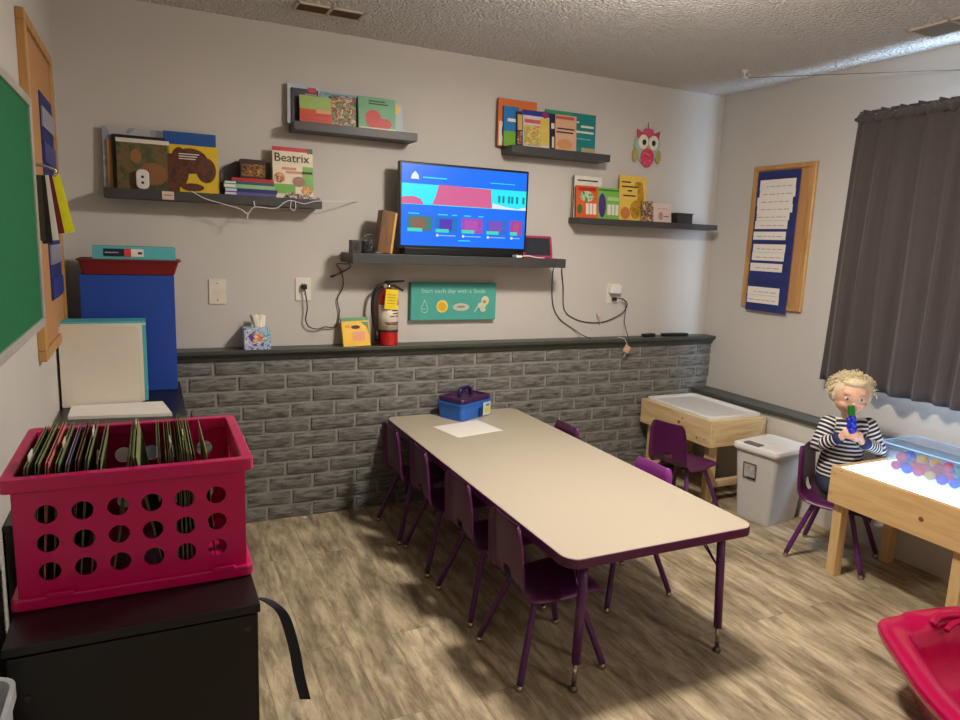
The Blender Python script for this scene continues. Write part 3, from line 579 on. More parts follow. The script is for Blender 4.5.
obj('hose', TUBE(spline([(FX-.012,FY-.004,FZ+.318),(FX-.045,FY-.004,FZ+.316),(FX-.078,FY-.004,FZ+.285),(FX-.090,FY-.004,FZ+.22),(FX-.084,FY-.006,FZ+.15),(FX-.070,FY-.010,FZ+.085),(FX-.066,FY-.012,FZ+.05)], 6), .0085, n=10), M_black, T, smooth=True)
obj('nozzle', TUBE([(FX-.067,FY-.012,FZ+.078),(FX-.066,FY-.012,FZ+.02)], [.011,.013], n=10), M_black, T, smooth=True)
tg = obj('inspection_tag', BOX(-.034, .034, -.0010, .0010, -.105, .0, Matrix.Translation((FX+.002, FY-.059, FZ+.300)) @ Matrix.Rotation(.09, 4, 'Y')), mat('tag_yellow', (236,206,30), .6), T, label='yellow inspection tag')
for z in (-.03, -.045, -.06, -.075): obj('printed_line', BOX(-.022, .022, -.0016, -.0009, z, z+.004, Matrix.Translation((FX+.002, FY-.059, FZ+.300)) @ Matrix.Rotation(.09, 4, 'Y')), C('tag_ink', (180,140,20)), tg)
obj('red_seal', BALL((FX, FY-.05, FZ+.306), .010), C('seal_br', (140,70,56)), T, smooth=True)
T = thing('crayon_box', 'yellow and green crayon box leaning on the wall beside the fire extinguisher', 'crayon box', (1.355, .0, .906))
RR = Matrix.Translation((1.343, -.012, .9068)) @ Matrix.Rotation(-.27, 4, 'X') @ Matrix.Rotation(-.035, 4, 'Y')
obj('carton', BOX(-.073, .073, 0, .024, .0, .150, RR), mat('crayon_yellow', (240,186,14), .45), T, bevel=.001)
obj('green_top', BOX(-.074, .074, -.001, .025, .134, .152, RR), C('crayon_green', (44,130,60)), T)
obj('green_chevron', PRISM([(.03,.128),(.069,.128),(.069,.06),(.060,.10)], -.0014, -.0002, axis=1, M=RR), C('crayon_green', (44,130,60)), T)
obj('black_logo_oval', PRISM([(-.0+.024*math.cos(i*PI/10), .101+.010*math.sin(i*PI/10)) for i in range(20)], -.0014, -.0002, axis=1, M=RR), INK, T)
obj('pink_panel', BOX(-.020, .046, -.0012, -.0002, .030, .078, RR), C('crayon_pk', (232,150,110)), T)
obj('orange_oval', PRISM([(-.044+.013*math.cos(i*PI/10), .106+.009*math.sin(i*PI/10)) for i in range(20)], -.0014, -.0002, axis=1, M=RR), C('crayon_or', (222,140,30)), T)
# sign
T = thing('wall_sign', 'teal canvas sign reading Start each day with a Smile, under the television', 'sign', (1.92, YB, 1.03))
obj('canvas', BOX(1.655, 2.175, YB-.035, YB, 1.030, 1.238), mat('teal_canvas', (74,164,152), .7, var=.06), T, bevel=.003)
yS = YB-.0362
def flat(name, pts, m, off=0): obj(name, PRISM(pts, yS-off-.0008, yS-off+.0009, axis=1), m, T)
def oval(cx, cz, rx, rz, n=24): return [(cx+rx*math.cos(2*PI*i/n), cz+rz*math.sin(2*PI*i/n)) for i in range(n)]
PS = C('sign_pale', (176,214,208)); obj('lettering', place_text('Start each day with a Smile', .39, Matrix.Translation((1.715, yS, 1.176)), .030), PS, T)
drop = [(1.735+.030*math.sin(a)*(.5-.5*math.cos(a)), 1.145-(1-math.cos(a))*.036) for a in [2*PI*i/24 for i in range(24)]]
obj('drop_outline', TUBE([(x, yS, z) for x, z in drop], .0028, n=5, closed=True), PS, T)
obj('drop_face', TUBE(spline([(1.724, yS, 1.098), (1.735, yS, 1.091), (1.746, yS, 1.098)], 4), .002, n=5), PS, T)
flat('sun', oval(1.840, 1.108, .036, .036, 10), C('sign_sun', (226,206,110))); flat('sun_centre', oval(1.840, 1.108, .024, .024), C('sign_sun2', (224,170,30)), .001)
flat('cloud', oval(1.955, 1.103, .050, .022), C('sign_cloud', (190,196,176))); flat('cloud_mark', oval(1.955, 1.106, .026, .006), C('sign_cl2', (150,130,110)), .001)
flat('flower', oval(2.105, 1.140, .024, .026), C('sign_fl', (206,210,180))); flat('flower', oval(2.085, 1.112, .026, .018), C('sign_fl', (206,210,180)), .0006); flat('flower', oval(2.092, 1.088, .018, .012), C('sign_fl', (206,210,180)), .0006)
flat('flower_centre', oval(2.100, 1.134, .010, .010), C('sign_flc', (190,140,80)), .0014); obj('flower_stem', TUBE(spline([(2.04, yS, 1.074),(2.055, yS, 1.10),(2.085, yS, 1.115)], 4), .004, n=5), PS, T)
# remotes on the right of the ledge
for lab_, x0, x1, y0, y1, a in (('short black remote lying on the dark ledge near the corner', 3.24, 3.34, .020, .055, .15), ('longer black remote lying on the dark ledge against the corner', 3.40, 3.60, .010, .050, -.08)):
    T = thing('remote_control', lab_, 'remote control', ((x0+x1)/2, (y0+y1)/2, .9065), a, 'remote controls on the dark ledge')
    w_ = (x1-x0)/2
    obj('body', BOX(-w_, w_, -.018, .018, 0, .018), M_black, T, local=True, bevel=.005)
    bm = bmesh.new()
    for i in range(5): box(bm, -w_*.7+i*w_*.3, -w_*.7+i*w_*.3+.008, -.006, .006, .018, .0195)
    obj('buttons', bm, mat('rubber_grey', (60,60,62), .6), T, local=True)

# ------------------------------------------------------------------ owl
T = thing('owl_wall_hanging', 'pink and teal owl decoration with big eyes, hanging above the right shelf', 'owl decoration', (3.19, YB, 1.98))
def oz(name, pts, m, y0, y1): return obj(name, PRISM(pts, YB-y1, YB-y0, axis=1), m, T, bevel=.002)
OX, OZ = 3.192, 2.085
oz('body', [(OX+.100*math.cos(a)*(1 if math.sin(a) > 0 else .82), OZ+.105*math.sin(a)) for a in [2*PI*i/28 for i in range(28)]], mat('owl_teal', (150,184,170), .6), .004, .016)
oz('ear', [(OX-.088, OZ+.105), (OX-.080, OZ+.045), (OX-.030, OZ+.085), (OX-.055, OZ+.09)], mat('owl_red', (190,70,84), .6), .010, .020)
oz('ear', [(OX+.088, OZ+.105), (OX+.080, OZ+.045), (OX+.030, OZ+.085), (OX+.055, OZ+.09)], mat('owl_red', (190,70,84)), .010, .020)
oz('forehead', [(OX-.040, OZ+.075), (OX-.030, OZ+.112), (OX+.030, OZ+.112), (OX+.040, OZ+.075), (OX, OZ+.055)], mat('owl_pink', (200,80,110), .6), .012, .022)
for sx in (-1, 1):
    e = oz('eye', oval(OX+sx*.040, OZ+.030, .036, .044), mat('owl_white', (228,224,208), .5), .014, .026)
    obj('pupil', PRISM(oval(OX+sx*.036, OZ+.028, .014, .017), YB-.029, YB-.0255, axis=1), M_black, e)
    oz('wing', [(OX+sx*(.088+.020*math.cos(a)), OZ-.050+.042*math.sin(a)) for a in [2*PI*i/16 for i in range(16)]], mat('owl_mustard', (176,158,92), .6), .006, .018)
oz('beak', [(OX-.008, OZ+.004), (OX+.008, OZ+.004), (OX, OZ-.014)], mat('owl_orange', (214,150,60), .6), .014, .028)
oz('belly', oval(OX, OZ-.060, .050, .056), cover('c_belly', [(206,44,84),(222,80,110),(190,40,70),(226,120,140)], 55, 16), .014, .022)
obj('hanger', TUBE([(OX, YB-.012, OZ+.108), (OX, YB-.006, OZ+.152)], .002, n=5), M_ink, T)

# ------------------------------------------------------------------ right wall board with pocket chart
def cork(name, label, cat, mk, x_, y0, y1, z0, z1, side, fr=.055):
    """framed cork board on a wall whose face is x_, sticking out by side (+1 / -1)"""
    T = thing(name, label, cat, (x_, (y0+y1)/2, z0))
    A = lambda d0, d1: (min(x_+side*d0, x_+side*d1), max(x_+side*d0, x_+side*d1))
    obj('cork', BOX(*A(0, .014), y0+.01, y1-.01, z0+.01, z1-.01), mat('cork', (190,140,92), .9, var=.2, vs=150), T)
    for nm, a in (('top', (y0, y1, z1-fr*.7, z1)), ('bottom', (y0, y1, z0, z0+fr*.7)), ('l', (y0, y0+fr, z0+fr*.7, z1-fr*.7)), ('r', (y1-fr, y1, z0+fr*.7, z1-fr*.7))):
        obj('frame_rail', BOX(*A(0, .024), *a), M_frame, T, bevel=.003)
    return T, A
T, A = cork('bulletin_board', 'oak-framed board with a blue pocket chart of paper strips, on the right wall', 'bulletin board', None, XR, -.695, -.245, 1.137, 1.99, -1, .04)
T2 = thing('pocket_chart', 'blue cloth pocket chart holding white strips, pinned on the board by the curtain', 'pocket chart', (XR-.03, -.47, 1.12), group=None)
obj('cloth', BOX(*A(.026, .030), -.600, -.292, 1.115, 1.955), M_navy, T2)
bm = bmesh.new()
for i in range(9): box(bm, *A(.030, .032), -.600, -.292, 1.90-i*.088, 1.925-i*.088)
obj('pocket_seams', bm, mat('navy_seam', (28,38,100), .6), T2)
random.seed(3)
zs = [1.845, 1.80, 1.755, 1.71, 1.665, 1.615, 1.55, 1.475, 1.425, 1.36, 1.215, 1.165]
for i, z in enumerate(zs):
    a = random.uniform(-.008, .008); top = z < 1.7
    s = thing('paper_strip', '%s white handwritten strip from the top of the blue chart on the right wall' % ('first second third fourth fifth sixth seventh eighth ninth tenth eleventh twelfth'.split()[i]), 'paper strip', (XR-.033, -.44, z), group='paper strips in the right-hand pocket chart')
    obj('paper', BOX(*A(.0325+.0003*i, .0335+.0003*i), -.575+a+(.02 if top else 0), -.312+a, z-.002, z+.047+(.012 if i in (0,) else 0)), M_paper, s)
    bm = bmesh.new(); x = -.55+a+(.02 if top else 0)
    while x < -.36: l = random.uniform(.015, .045); box(bm, *A(.0336+.0003*i, .0340+.0003*i), x, x+l, z+.016, z+.020); x += l+.012
    obj('handwriting', bm, C('pencil_red', (190,120,120)) if i % 3 else C('pencil_grey', (150,144,150)), s)

# ------------------------------------------------------------------ curtain
def curtain_mat():
    m = mat('curtain_cloth', (74,66,64), .85, var=.06, vs=60, bump=.15, bs=400, sheen=.2); return m
T = thing('curtain', 'dark brown-grey curtain gathered on a rod over the window', 'curtain', (3.70, -1.8, .79))
bm = bmesh.new(); NY, NZ = 150, 26; G = []
y0, y1 = -.985, -2.72
for iz in range(NZ+1):
    t = iz/NZ; z = 2.165-(2.165-.79)*t; row = []
    for iy in range(NY+1):
        s = iy/NY
        spread = .05*t**.8
        y = (y0+spread)+((y1-spread)-(y0+spread))*s + .006*math.sin(s*60+2*t)
        amp = .007+.020*t**.5*(.6+.4*math.sin(s*9))
        x = 3.702 + amp*math.sin(s*105+1.3*math.sin(s*17)+.6*math.sin(t*3+s*8)) + .010*t*math.sin(s*37+t*2)
        row.append(bm.verts.new((x, y, z+.004*math.sin(s*70)*(t < .05))))
    G.append(row)
for iz in range(NZ):
    for iy in range(NY): bm.faces.new((G[iz][iy], G[iz][iy+1], G[iz+1][iy+1], G[iz+1][iy]))
obj('cloth', bm, curtain_mat(), T, smooth=True, solid=.003)
bm = bmesh.new(); G = []
for j in range(9):
    a = 2*PI*j/8; row = []
    for iy in range(NY*2+1):
        s = iy/(NY*2); rr = .017+.004*math.sin(s*210)+.002*math.sin(s*97)
        row.append(bm.verts.new((3.702+rr*math.cos(a), y0+(y1-y0)*s, 2.165+rr*1.25*math.sin(a))))
    G.append(row)
for j in range(8):
    for iy in range(NY*2): bm.faces.new((G[j][iy], G[j][iy+1], G[j+1][iy+1], G[j+1][iy]))
obj('rod_pocket', bm, curtain_mat(), T, smooth=True, solid=.002)
bm = bmesh.new(); G = []
for j in range(4):
    row = []
    for iy in range(NY*2+1):
        s = iy/(NY*2); row.append(bm.verts.new((3.702+(.004+.004*j)*math.sin(s*230+.5*math.sin(40*s)), y0+(y1-y0)*s, 2.182+.008*j*(.8+.22*math.sin(s*113)))))
    G.append(row)
for j in range(3):
    for iy in range(NY*2): bm.faces.new((G[j][iy], G[j][iy+1], G[j+1][iy+1], G[j+1][iy]))
obj('header_ruffle', bm, curtain_mat(), T, smooth=True, solid=.002)
T = thing('curtain_rod', 'thin dark curtain rod running through the top of the curtain', 'curtain rod', (3.702, -1.85, 2.165))
obj('rod', TUBE([(3.702,-.965,2.165),(3.702,-2.75,2.165)], .008, n=10), M_black, T, smooth=True)
for y in (-.975, -2.74): obj('bracket', BOX(3.70, XR, y-.006, y+.006, 2.155, 2.175), M_black, T)

# ------------------------------------------------------------------ long table
T = thing('activity_table', 'long rectangular table with a beige top and purple edge and legs', 'table', (1.89, -.95, 0))
TX0, TX1, TY0, TY1, TZ = 1.498, 2.286, -1.866, -.024, .514
obj('tabletop', PRISM(rrect(TX0+.003, TX1-.003, TY0+.003, TY1-.003, .055, 8), TZ-.004, TZ+.0006, axis=2), mat('beige_laminate', (184,172,152), .42, var=.02, vs=200), T)
obj('edge_band', PRISM(rrect(TX0, TX1, TY0, TY1, .058, 8), TZ-.032, TZ-.0005, axis=2), mat('purple_edge', (86,30,72), .4), T, bevel=.002)
for lx, ly, sx, sy in ((1.603, -1.785, 1, 1), (2.235-.005, -1.792, -1, 1), (1.603, -.11, 1, -1), (2.23, -.11, -1, -1)):
    tx = lx+sx*.012 if sx > 0 else lx-.036
    q = lambda z: lx+(tx-lx)*z/(TZ-.03)
    L_ = obj('leg', TUBE([(tx, ly, TZ-.03), (q(.10), ly, .10)], .0155, n=14), M_pleg, T, smooth=True)
    obj('leg_insert', TUBE([(q(.115), ly, .115), (lx, ly, .018)], .0085, n=10), M_chrome, L_, smooth=True)
    obj('foot_glide', LATHE([(0, 0), (.015, 0), (.016, .006), (.009, .018), (0, .018)], (lx, ly, 0)), mat('steel_glide', (120,112,104), .3, metal=.8), L_, smooth=True)
    bm = bmesh.new()
    for d in (-1, 1): tube(bm, [(q(.335), ly+sy*.012, .335), (tx+d*.012+sx*.03, ly+sy*.13, TZ-.033)], .0035, n=6)
    obj('brace', bm, M_pleg, L_)
T = thing('art_caddy', 'blue plastic caddy with dark purple tray and handle, at the far end of the table', 'caddy', (1.925, -.115, TZ+.0008), math.radians(27))
Mb = mat('caddy_blue', (38,104,196), .35); Mp = mat('caddy_purple', (64,20,72), .3)
def loft(sections, M=None):
    bm = bmesh.new(); R = []
    for pts, z in sections: R.append([bm.verts.new((p[0], p[1], z)) for p in pts])
    for a, b in zip(R, R[1:]):
        n = len(a)
        for i in range(n): bm.faces.new((a[i], a[(i+1) % n], b[(i+1) % n], b[i]))
    bm.faces.new(R[0][::-1]); bm.faces.new(R[-1])
    return bm
def rr(w, d, r): return rrect(-w/2, w/2, -d/2, d/2, r, 4)
obj('tub', loft([(rr(.245,.165,.02), 0), (rr(.262,.178,.02), .082), (rr(.272,.188,.02), .083), (rr(.272,.188,.02), .094)]), Mb, T, local=True)
obj('tray', loft([(rr(.256,.17,.02), .094), (rr(.262,.178,.02), .112), (rr(.255,.172,.02), .120), (rr(.22,.14,.02), .122), (rr(.21,.13,.02), .114)]), Mp, T, local=True)
bm = bmesh.new()
tube(bm, spline([(-.05, -.0, .112), (-.048, 0, .140), (-.025, 0, .158), (.025, 0, .158), (.048, 0, .140), (.05, 0, .112)], 5), .011, n=8)
obj('handle', bm, mat('caddy_navy', (34,22,84), .3), T, local=True, smooth=True)
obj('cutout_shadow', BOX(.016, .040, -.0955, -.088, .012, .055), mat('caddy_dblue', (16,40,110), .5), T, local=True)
lb = obj('sticker', BOX(.046, .112, -.0965, -.0945, .008, .082), mat('sticker_pale', (200,212,206), .5), T, local=True)
obj('sticker_print', PRISM([(.082+.020*math.cos(i*PI/8), .036+.018*math.sin(i*PI/8)) for i in range(16)], -.0975, -.0964, axis=1), C('sticker_yel', (220,206,80)), lb, local=True)
obj('sticker_print', BOX(.070, .100, -.0973, -.0964, .060, .070), C('sticker_bl', (60,90,170)), lb, local=True)
tag(obj('paper_sheet', PRISM([(1.667,-.288),(1.716,-.516),(1.990,-.462),(1.952,-.232)], TZ+.0012, TZ+.0022, axis=2), M_paper), 'blank white paper sheet on the table in front of the blue caddy', 'paper')

# ------------------------------------------------------------------ school chairs
def chair(label, group, m):
    T = thing('school_chair', label, 'chair', (0,0,0), 0, group)
    prof = [(.172,.278),(.165,.297),(.145,.306),(.10,.307),(.04,.301),(-.03,.298),(-.080,.300),(-.110,.305),(-.130,.320),(-.137,.338),(-.140,.372),(-.143,.420),(-.147,.475),(-.152,.527),(-.155,.554)]
    hw = [.125,.134,.138,.140,.140,.138,.135,.132,.130,.129,.128,.126,.122,.114,.098]
    ss = [-1,-.96,-.86,-.66,-.42,-.2,0,.2,.42,.66,.86,.96,1]
    bm = bmesh.new(); G = []; N = len(prof)
    for i, (x, z) in enumerate(prof):
        a = prof[max(i-1, 0)]; b = prof[min(i+1, N-1)]; d = Vector((b[0]-a[0], 0, b[1]-a[1])).normalized(); n = Vector((-d.z, 0, d.x))  # towards underside / rear
        if i < 8: n = Vector((0,0,-1)) if i < 6 else Vector((-.5,0,-.86))
        else: n = Vector((-1,0,-.1)).normalized()
        row = []
        for s in ss:
            k = abs(s); off = .020 if k == 1 else (.010 if k > .9 else (0 if k > .8 else -.0))
            c = .010*(1-k*k) if i > 8 else 0       # hollow of the back
            if i in (4,5,6): c2 = .006*(1-k*k)
            else: c2 = 0
            row.append(bm.verts.new((x+n.x*off-c, s*hw[i], z+n.z*off-c2)))
        G.append(row)
    for i in range(N-1):
        for j in range(len(ss)-1):
            if i in (8, 9) and 5 <= j <= 6: continue
            bm.faces.new((G[i][j], G[i][j+1], G[i+1][j+1], G[i+1][j]))
    obj('shell', bm, m, T, local=True, smooth=True, solid=.006, sub=2)
    for sx, sy in ((1,1),(1,-1),(-1,1),(-1,-1)):
        fx, fy = sx*.166, sy*.158
        P = spline([(sx*.030, sy*.070, .291), (sx*.066, sy*.082, .284), (sx*.088, sy*.094, .258), (fx, fy, .020)], 6)
        L_ = obj('leg', TUBE(P, .0118, n=12), M_pleg, T, local=True, smooth=True)
        obj('foot_glide', LATHE([(0, 0), (.012, 0), (.014, .006), (.011, .016), (.007, .022), (0, .022)], (fx, fy, 0), 14), M_chrome, L_, local=True, smooth=True)
    bm = bmesh.new()
    for sy in (-.06, .06): box(bm, -.09, .09, sy-.010, sy+.010, .284, .293)
    obj('seat_bracket', bm, M_pleg, T, local=True)
    return T
GC = 'purple school chairs at the long table'
c0 = chair('purple school chair at the near left corner of the long table, nearest the camera', GC, M_purple)
c0.location = (1.600, -1.560, 0)
def put(src, x, y, rz, label, group=GC, s=1, m=None):
    c = copy_tree(src); c.location = (x, y, 0); c.rotation_euler = (0, 0, rz); c.scale = (s, s, s); c['label'] = label
    if group: c['group'] = group
    elif 'group' in c: del c['group']
    if m:
        for ch in c.children:
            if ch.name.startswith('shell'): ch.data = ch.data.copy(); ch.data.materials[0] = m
    return c
put(c0, 1.605, -1.140, .02, 'purple school chair on the left side of the table, second from the camera')
put(c0, 1.600, -.715, -.03, 'purple school chair on the left side of the table, third from the camera')
put(c0, 1.585, -.345, .03, 'purple school chair on the left side of the table, closest to the brick wall')
put(c0, 2.165, -1.245, PI+.04, 'purple chair back in a lit tone showing above the right edge of the long table, the nearer one', m=M_plit)
put(c0, 2.150, -.560, PI, 'dark purple chair back showing above the right edge of the table near the brick wall')
put(c0, 3.060, -.625, .25, 'purple school chair pushed up to the white-topped sand table', None, .97)
put(c0, 3.366, -1.383, math.radians(-66), 'purple school chair with the toddler on it, at the glowing table', None)

# ------------------------------------------------------------------ sand table in the corner
SX0, SX1, SY0, SY1, SZ = 3.212, 3.640, -.668, -.040, .516
T = thing('sand_table', 'pine sand table with a white lidded tub, in the corner by the brick wall', 'table', ((SX0+SX1)/2, (SY0+SY1)/2, 0))
obj('front_board', BOX(SX0, SX0+.038, SY0, SY1, SZ-.155, SZ), M_pine, T, bevel=.003)
obj('back_board', BOX(SX1-.038, SX1, SY0, SY1, SZ-.155, SZ), M_pine, T, bevel=.003)
M_pine_x = wood('pine_cross', (206,174,124), (230,204,158), (3, 30, 30))
obj('end_board', BOX(SX0+.0385, SX1-.0385, SY0, SY0+.038, SZ-.155, SZ), M_pine_x, T, bevel=.003)
obj('end_board', BOX(SX0+.0385, SX1-.0385, SY1-.038, SY1, SZ-.155, SZ), M_pine_x, T, bevel=.003)
bm = bmesh.new()
kn = mat('pine_knot', (130,84,44), .6)
for y, z, r in ((-.40, .45, .012), (-.43, .48, .007), (-.56, .395, .008), (-.62, .40, .006)):
    ball(bm, (SX0-.0002, y, z), (.0012, r, r*.8), 10)
obj('knots', bm, kn, T)
for x in (SX0+.028, SX1-.105):
    for y in (SY0+.008, SY1-.075): obj('leg', BOX(x+.012, x+.075, y+.032 if y < -.3 else y, y+.070 if y < -.3 else y+.04, 0, SZ-.02), M_pine_z, T, bevel=.003)
obj('stretcher', BOX(SX0+.104, SX1-.094, SY0+.042, SY0+.078, .10, .14), M_pine_x, T, bevel=.002)
obj('shelf_slat', BOX(SX0+.05, SX1-.03, SY1-.10, SY1-.045, .10, .14), M_pine_x, T, bevel=.002)
tb = T
cx, cy = (SX0+SX1)/2, (SY0+SY1)/2
def rc(w, d, r): return rrect(cx-w/2, cx+w/2, cy-d/2, cy+d/2, r, 5)
TW, TD = SX1-SX0-.022, SY1-SY0-.04
M_tub = mat('tub_white', (224,220,216), .4, var=.02)
obj('tub', loft([(rc(TW-.10,TD-.10,.03), SZ-.12), (rc(TW-.085,TD-.085,.03), SZ+.001), (rc(TW,TD,.04), SZ+.001), (rc(TW,TD,.04), SZ+.014), (rc(TW-.02,TD-.02,.035), SZ+.018), (rc(TW-.06,TD-.06,.03), SZ+.016), (rc(TW-.09,TD-.09,.025), SZ+.006)]), M_tub, tb)
obj('lid_panel', loft([(rc(TW-.10,TD-.10,.02), SZ+.0045), (rc(TW-.10,TD-.10,.02), SZ+.0075)]), mat('lid_grey', (206,203,202), .5, var=.02), tb)

# ------------------------------------------------------------------ lidded bin
T = thing('lidded_bin', 'tall white plastic bin with a lid, between the sand table and the toddler', 'bin', (3.470, -.88, 0), math.radians(8))
obj('body', loft([(rr(.27,.20,.025), 0), (rr(.275,.205,.025), .02), (rr(.315,.262,.03), .385), (rr(.325,.272,.03), .386), (rr(.325,.272,.03), .398)]), mat('bin_white', (206,202,200), .45, var=.02), T, local=True, bevel=.002)
obj('lid', loft([(rr(.345,.283,.03), .3985), (rr(.350,.288,.03), .41), (rr(.343,.281,.03), .426), (rr(.30,.25,.03), .434), (rr(.17,.22,.03), .434), (rr(.16,.21,.03), .436)]), mat('bin_lid', (224,220,216), .4, var=.02), T, local=True)
obj('latch', BOX(-.158, -.112, -.020, .080, .430, .441), mat('latch_grey', (110,104,100), .5), T, local=True, bevel=.004, label='grey latch')
Rb = Matrix.Translation((-.1466, 0, .20)) @ Matrix.Rotation(-.052, 4, 'Y')
lb = obj('label_card', BOX(-.0080, -.0062, -.018, .064, .042, .132, Rb), mat('label_blk', (90,84,82), .5), T, local=True)
obj('label_card_centre', BOX(-.0086, -.0079, -.010, .056, .050, .124, Rb), cover('c_lab', [(190,184,180),(160,154,150),(200,196,192)], 60, 17), lb, local=True)
obj('label_card_foot', BOX(-.0088, -.0083, -.014, .036, .044, .054, Rb), INK, lb, local=True)

# ------------------------------------------------------------------ light table
LX0, LX1, LY0, LY1, LZ = 3.160, 3.640, -2.105, -1.478, .522
T = thing('light_table', 'pine light table with a glowing white top, in front of the toddler', 'light table', (3.4, -1.79, 0))
M_lp = wood('light_pine', (204,164,110), (220,186,134), (30, 3, 30)); M_lpz = wood('light_pine_leg', (206,168,114), (222,188,136), (30,30,3)); M_lpx = wood('light_pine_end', (206,168,114), (222,188,136), (3,30,30))
obj('side_board', BOX(LX0, LX0+.024, LY0, LY1, .352, LZ), M_lp, T, bevel=.002)
obj('side_board', BOX(LX1-.024, LX1, LY0, LY1, .352, LZ), M_lp, T, bevel=.002)
obj('end_board', BOX(LX0+.0245, LX1-.0245, LY1-.024, LY1, .352, LZ), M_lpx, T, bevel=.002)
obj('end_board', BOX(LX0+.0245, LX1-.0245, LY0, LY0+.024, .352, LZ), M_lpx, T, bevel=.002)
bm = bmesh.new(); ball(bm, (LX0-.0005, -1.905, .43), (.0015, .011, .011), 10); obj('knot', bm, kn, T)
bm = bmesh.new()
for y, z in ((-1.492, .395), (-1.53, .512), (-1.50, .49)): ball(bm, (LX0-.0005, y, z), (.0012, .003, .003), 8)
obj('screws', bm, mat('screw_dark', (80,60,44), .4), T)
for x in (LX0+.0245, LX1-.075):
    for y in (LY0+.03, LY1-.062): obj('leg', BOX(x, x+.050, y, y+.045, 0, .50), M_lpz, T, bevel=.003)
obj('bottom_panel', BOX(LX0+.025, LX1-.025, LY0+.025, LY1-.025, .355, .362), M_lp, T)
obj('glowing_top', BOX(LX0+.0245, LX1-.0245, LY0+.0245, LY1-.0245, LZ-.016, LZ-.004), mat('led_acrylic', (240,245,250), .4, var=0, emit=(200,228,255), es=2.6), T)
# clear bin
M_cl = bpy.data.materials.new('clear_plastic'); M_cl.use_nodes = True
nt = M_cl.node_tree; nt.nodes.clear(); N = nt.nodes.new
o_ = N('ShaderNodeOutputMaterial'); mx = N('ShaderNodeMixShader'); mx.inputs[0].default_value = .20; t_ = N('ShaderNodeBsdfTransparent'); t_.inputs[0].default_value = (.90,.94,1,1)
m2 = N('ShaderNodeMixShader'); m2.inputs[0].default_value = .7; g_ = N('ShaderNodeBsdfGlossy'); g_.inputs['Roughness'].default_value = .15; d_ = N('ShaderNodeBsdfTranslucent'); d_.inputs[0].default_value = (.62,.78,.95,1)
L = nt.links; L.new(g_.outputs[0], m2.inputs[1]); L.new(d_.outputs[0], m2.inputs[2]); L.new(t_.outputs[0], mx.inputs[1]); L.new(m2.outputs[0], mx.inputs[2]); L.new(mx.outputs[0], o_.inputs[0])
BX0, BX1, BY0, BY1, BZ = 3.350, 3.590, -2.03, -1.575, LZ-.0035
cx, cy = (BX0+BX1)/2, (BY0+BY1)/2
T = thing('clear_bin', 'clear plastic bin of coloured balls standing on the glowing table', 'bin', (cx, cy, BZ))
bw, bd = BX1-BX0, BY1-BY0
bm = bmesh.new(); R = []
for w_, d_2, r_, z in ((bw-.05, bd-.05, .02, .001), (bw-.03, bd-.03, .03, .010), (bw, bd, .03, .122), (bw+.016, bd+.016, .032, .123), (bw+.016, bd+.016, .032, .130)):
    R.append([bm.verts.new((p[0], p[1], BZ+z)) for p in rc(w_, d_2, r_)])
for a, b in zip(R, R[1:]):
    for i in range(len(a)): bm.faces.new((a[i], a[(i+1) % len(a)], b[(i+1) % len(a)], b[i]))
bm.faces.new(R[0][::-1])
obj('tub', bm, M_cl, T, solid=.002)
obj('rim', TUBE([(p[0], p[1], BZ+.131) for p in rc(bw+.016, bd+.016, .032)], .003, n=6, closed=True), mat('rim_ice', (170,205,240), .2), T, smooth=True)
def jelly(n, c):
    m = bpy.data.materials.new(n); m.use_nodes = True; nt = m.node_tree; nt.nodes.clear(); N = nt.nodes.new
    o_ = N('ShaderNodeOutputMaterial'); mx = N('ShaderNodeMixShader'); mx.inputs[0].default_value = .5; a = N('ShaderNodeBsdfDiffuse'); b = N('ShaderNodeBsdfTranslucent'); a.inputs[0].default_value = b.inputs[0].default_value = (*lin(c), 1)
    nt.links.new(a.outputs[0], mx.inputs[1]); nt.links.new(b.outputs[0], mx.inputs[2]); nt.links.new(mx.outputs[0], o_.inputs[0]); return m
JC = [('pink', jelly('ball_pink', (236,50,120))), ('yellow', jelly('ball_yellow', (236,206,20))), ('blue', jelly('ball_blue', (10,90,220))), ('teal', jelly('ball_teal', (10,180,160))), ('red', jelly('ball_red', (210,30,60))), ('purple', jelly('ball_purple', (120,60,210)))]
random.seed(11); k = 0
spots = []
for lay, (zz, nx, ny) in enumerate(((.026, 4, 8), (.066, 3, 7))):
    for i in range(nx):
        for j in range(ny):
            if lay == 1 and random.random() < .6: continue
            r = .0225+random.uniform(-.002, .001)
            x = BX0+.046+(bw-.092)*(i+.0)/(nx-1) if lay == 0 else BX0+.058+(bw-.116)*i/(nx-1)
            y = BY0+.046+(bd-.092)*j/(ny-1) if lay == 0 else BY0+.062+(bd-.124)*j/(ny-1)
            spots.append((x+random.uniform(-.002,.002), y+random.uniform(-.002,.002), BZ+zz, r))
protos = {}
for (x, y, z, r) in spots:
    q = random.choice(range(6)) if random.random() < .9 else 0
    nm, m = JC[q]
    if q not in protos:
        bm = BALL((0,0,0), 1, 14); o = obj('water_ball', bm, m, None, local=True, smooth=True); protos[q] = o
    else: o = protos[q].copy(); col.objects.link(o)
    o.location = (x, y, z); o.scale = (r, r, r)
    tag(o, nm+' translucent ball among the coloured balls in the clear bin', 'ball', nm+' balls in the clear bin')

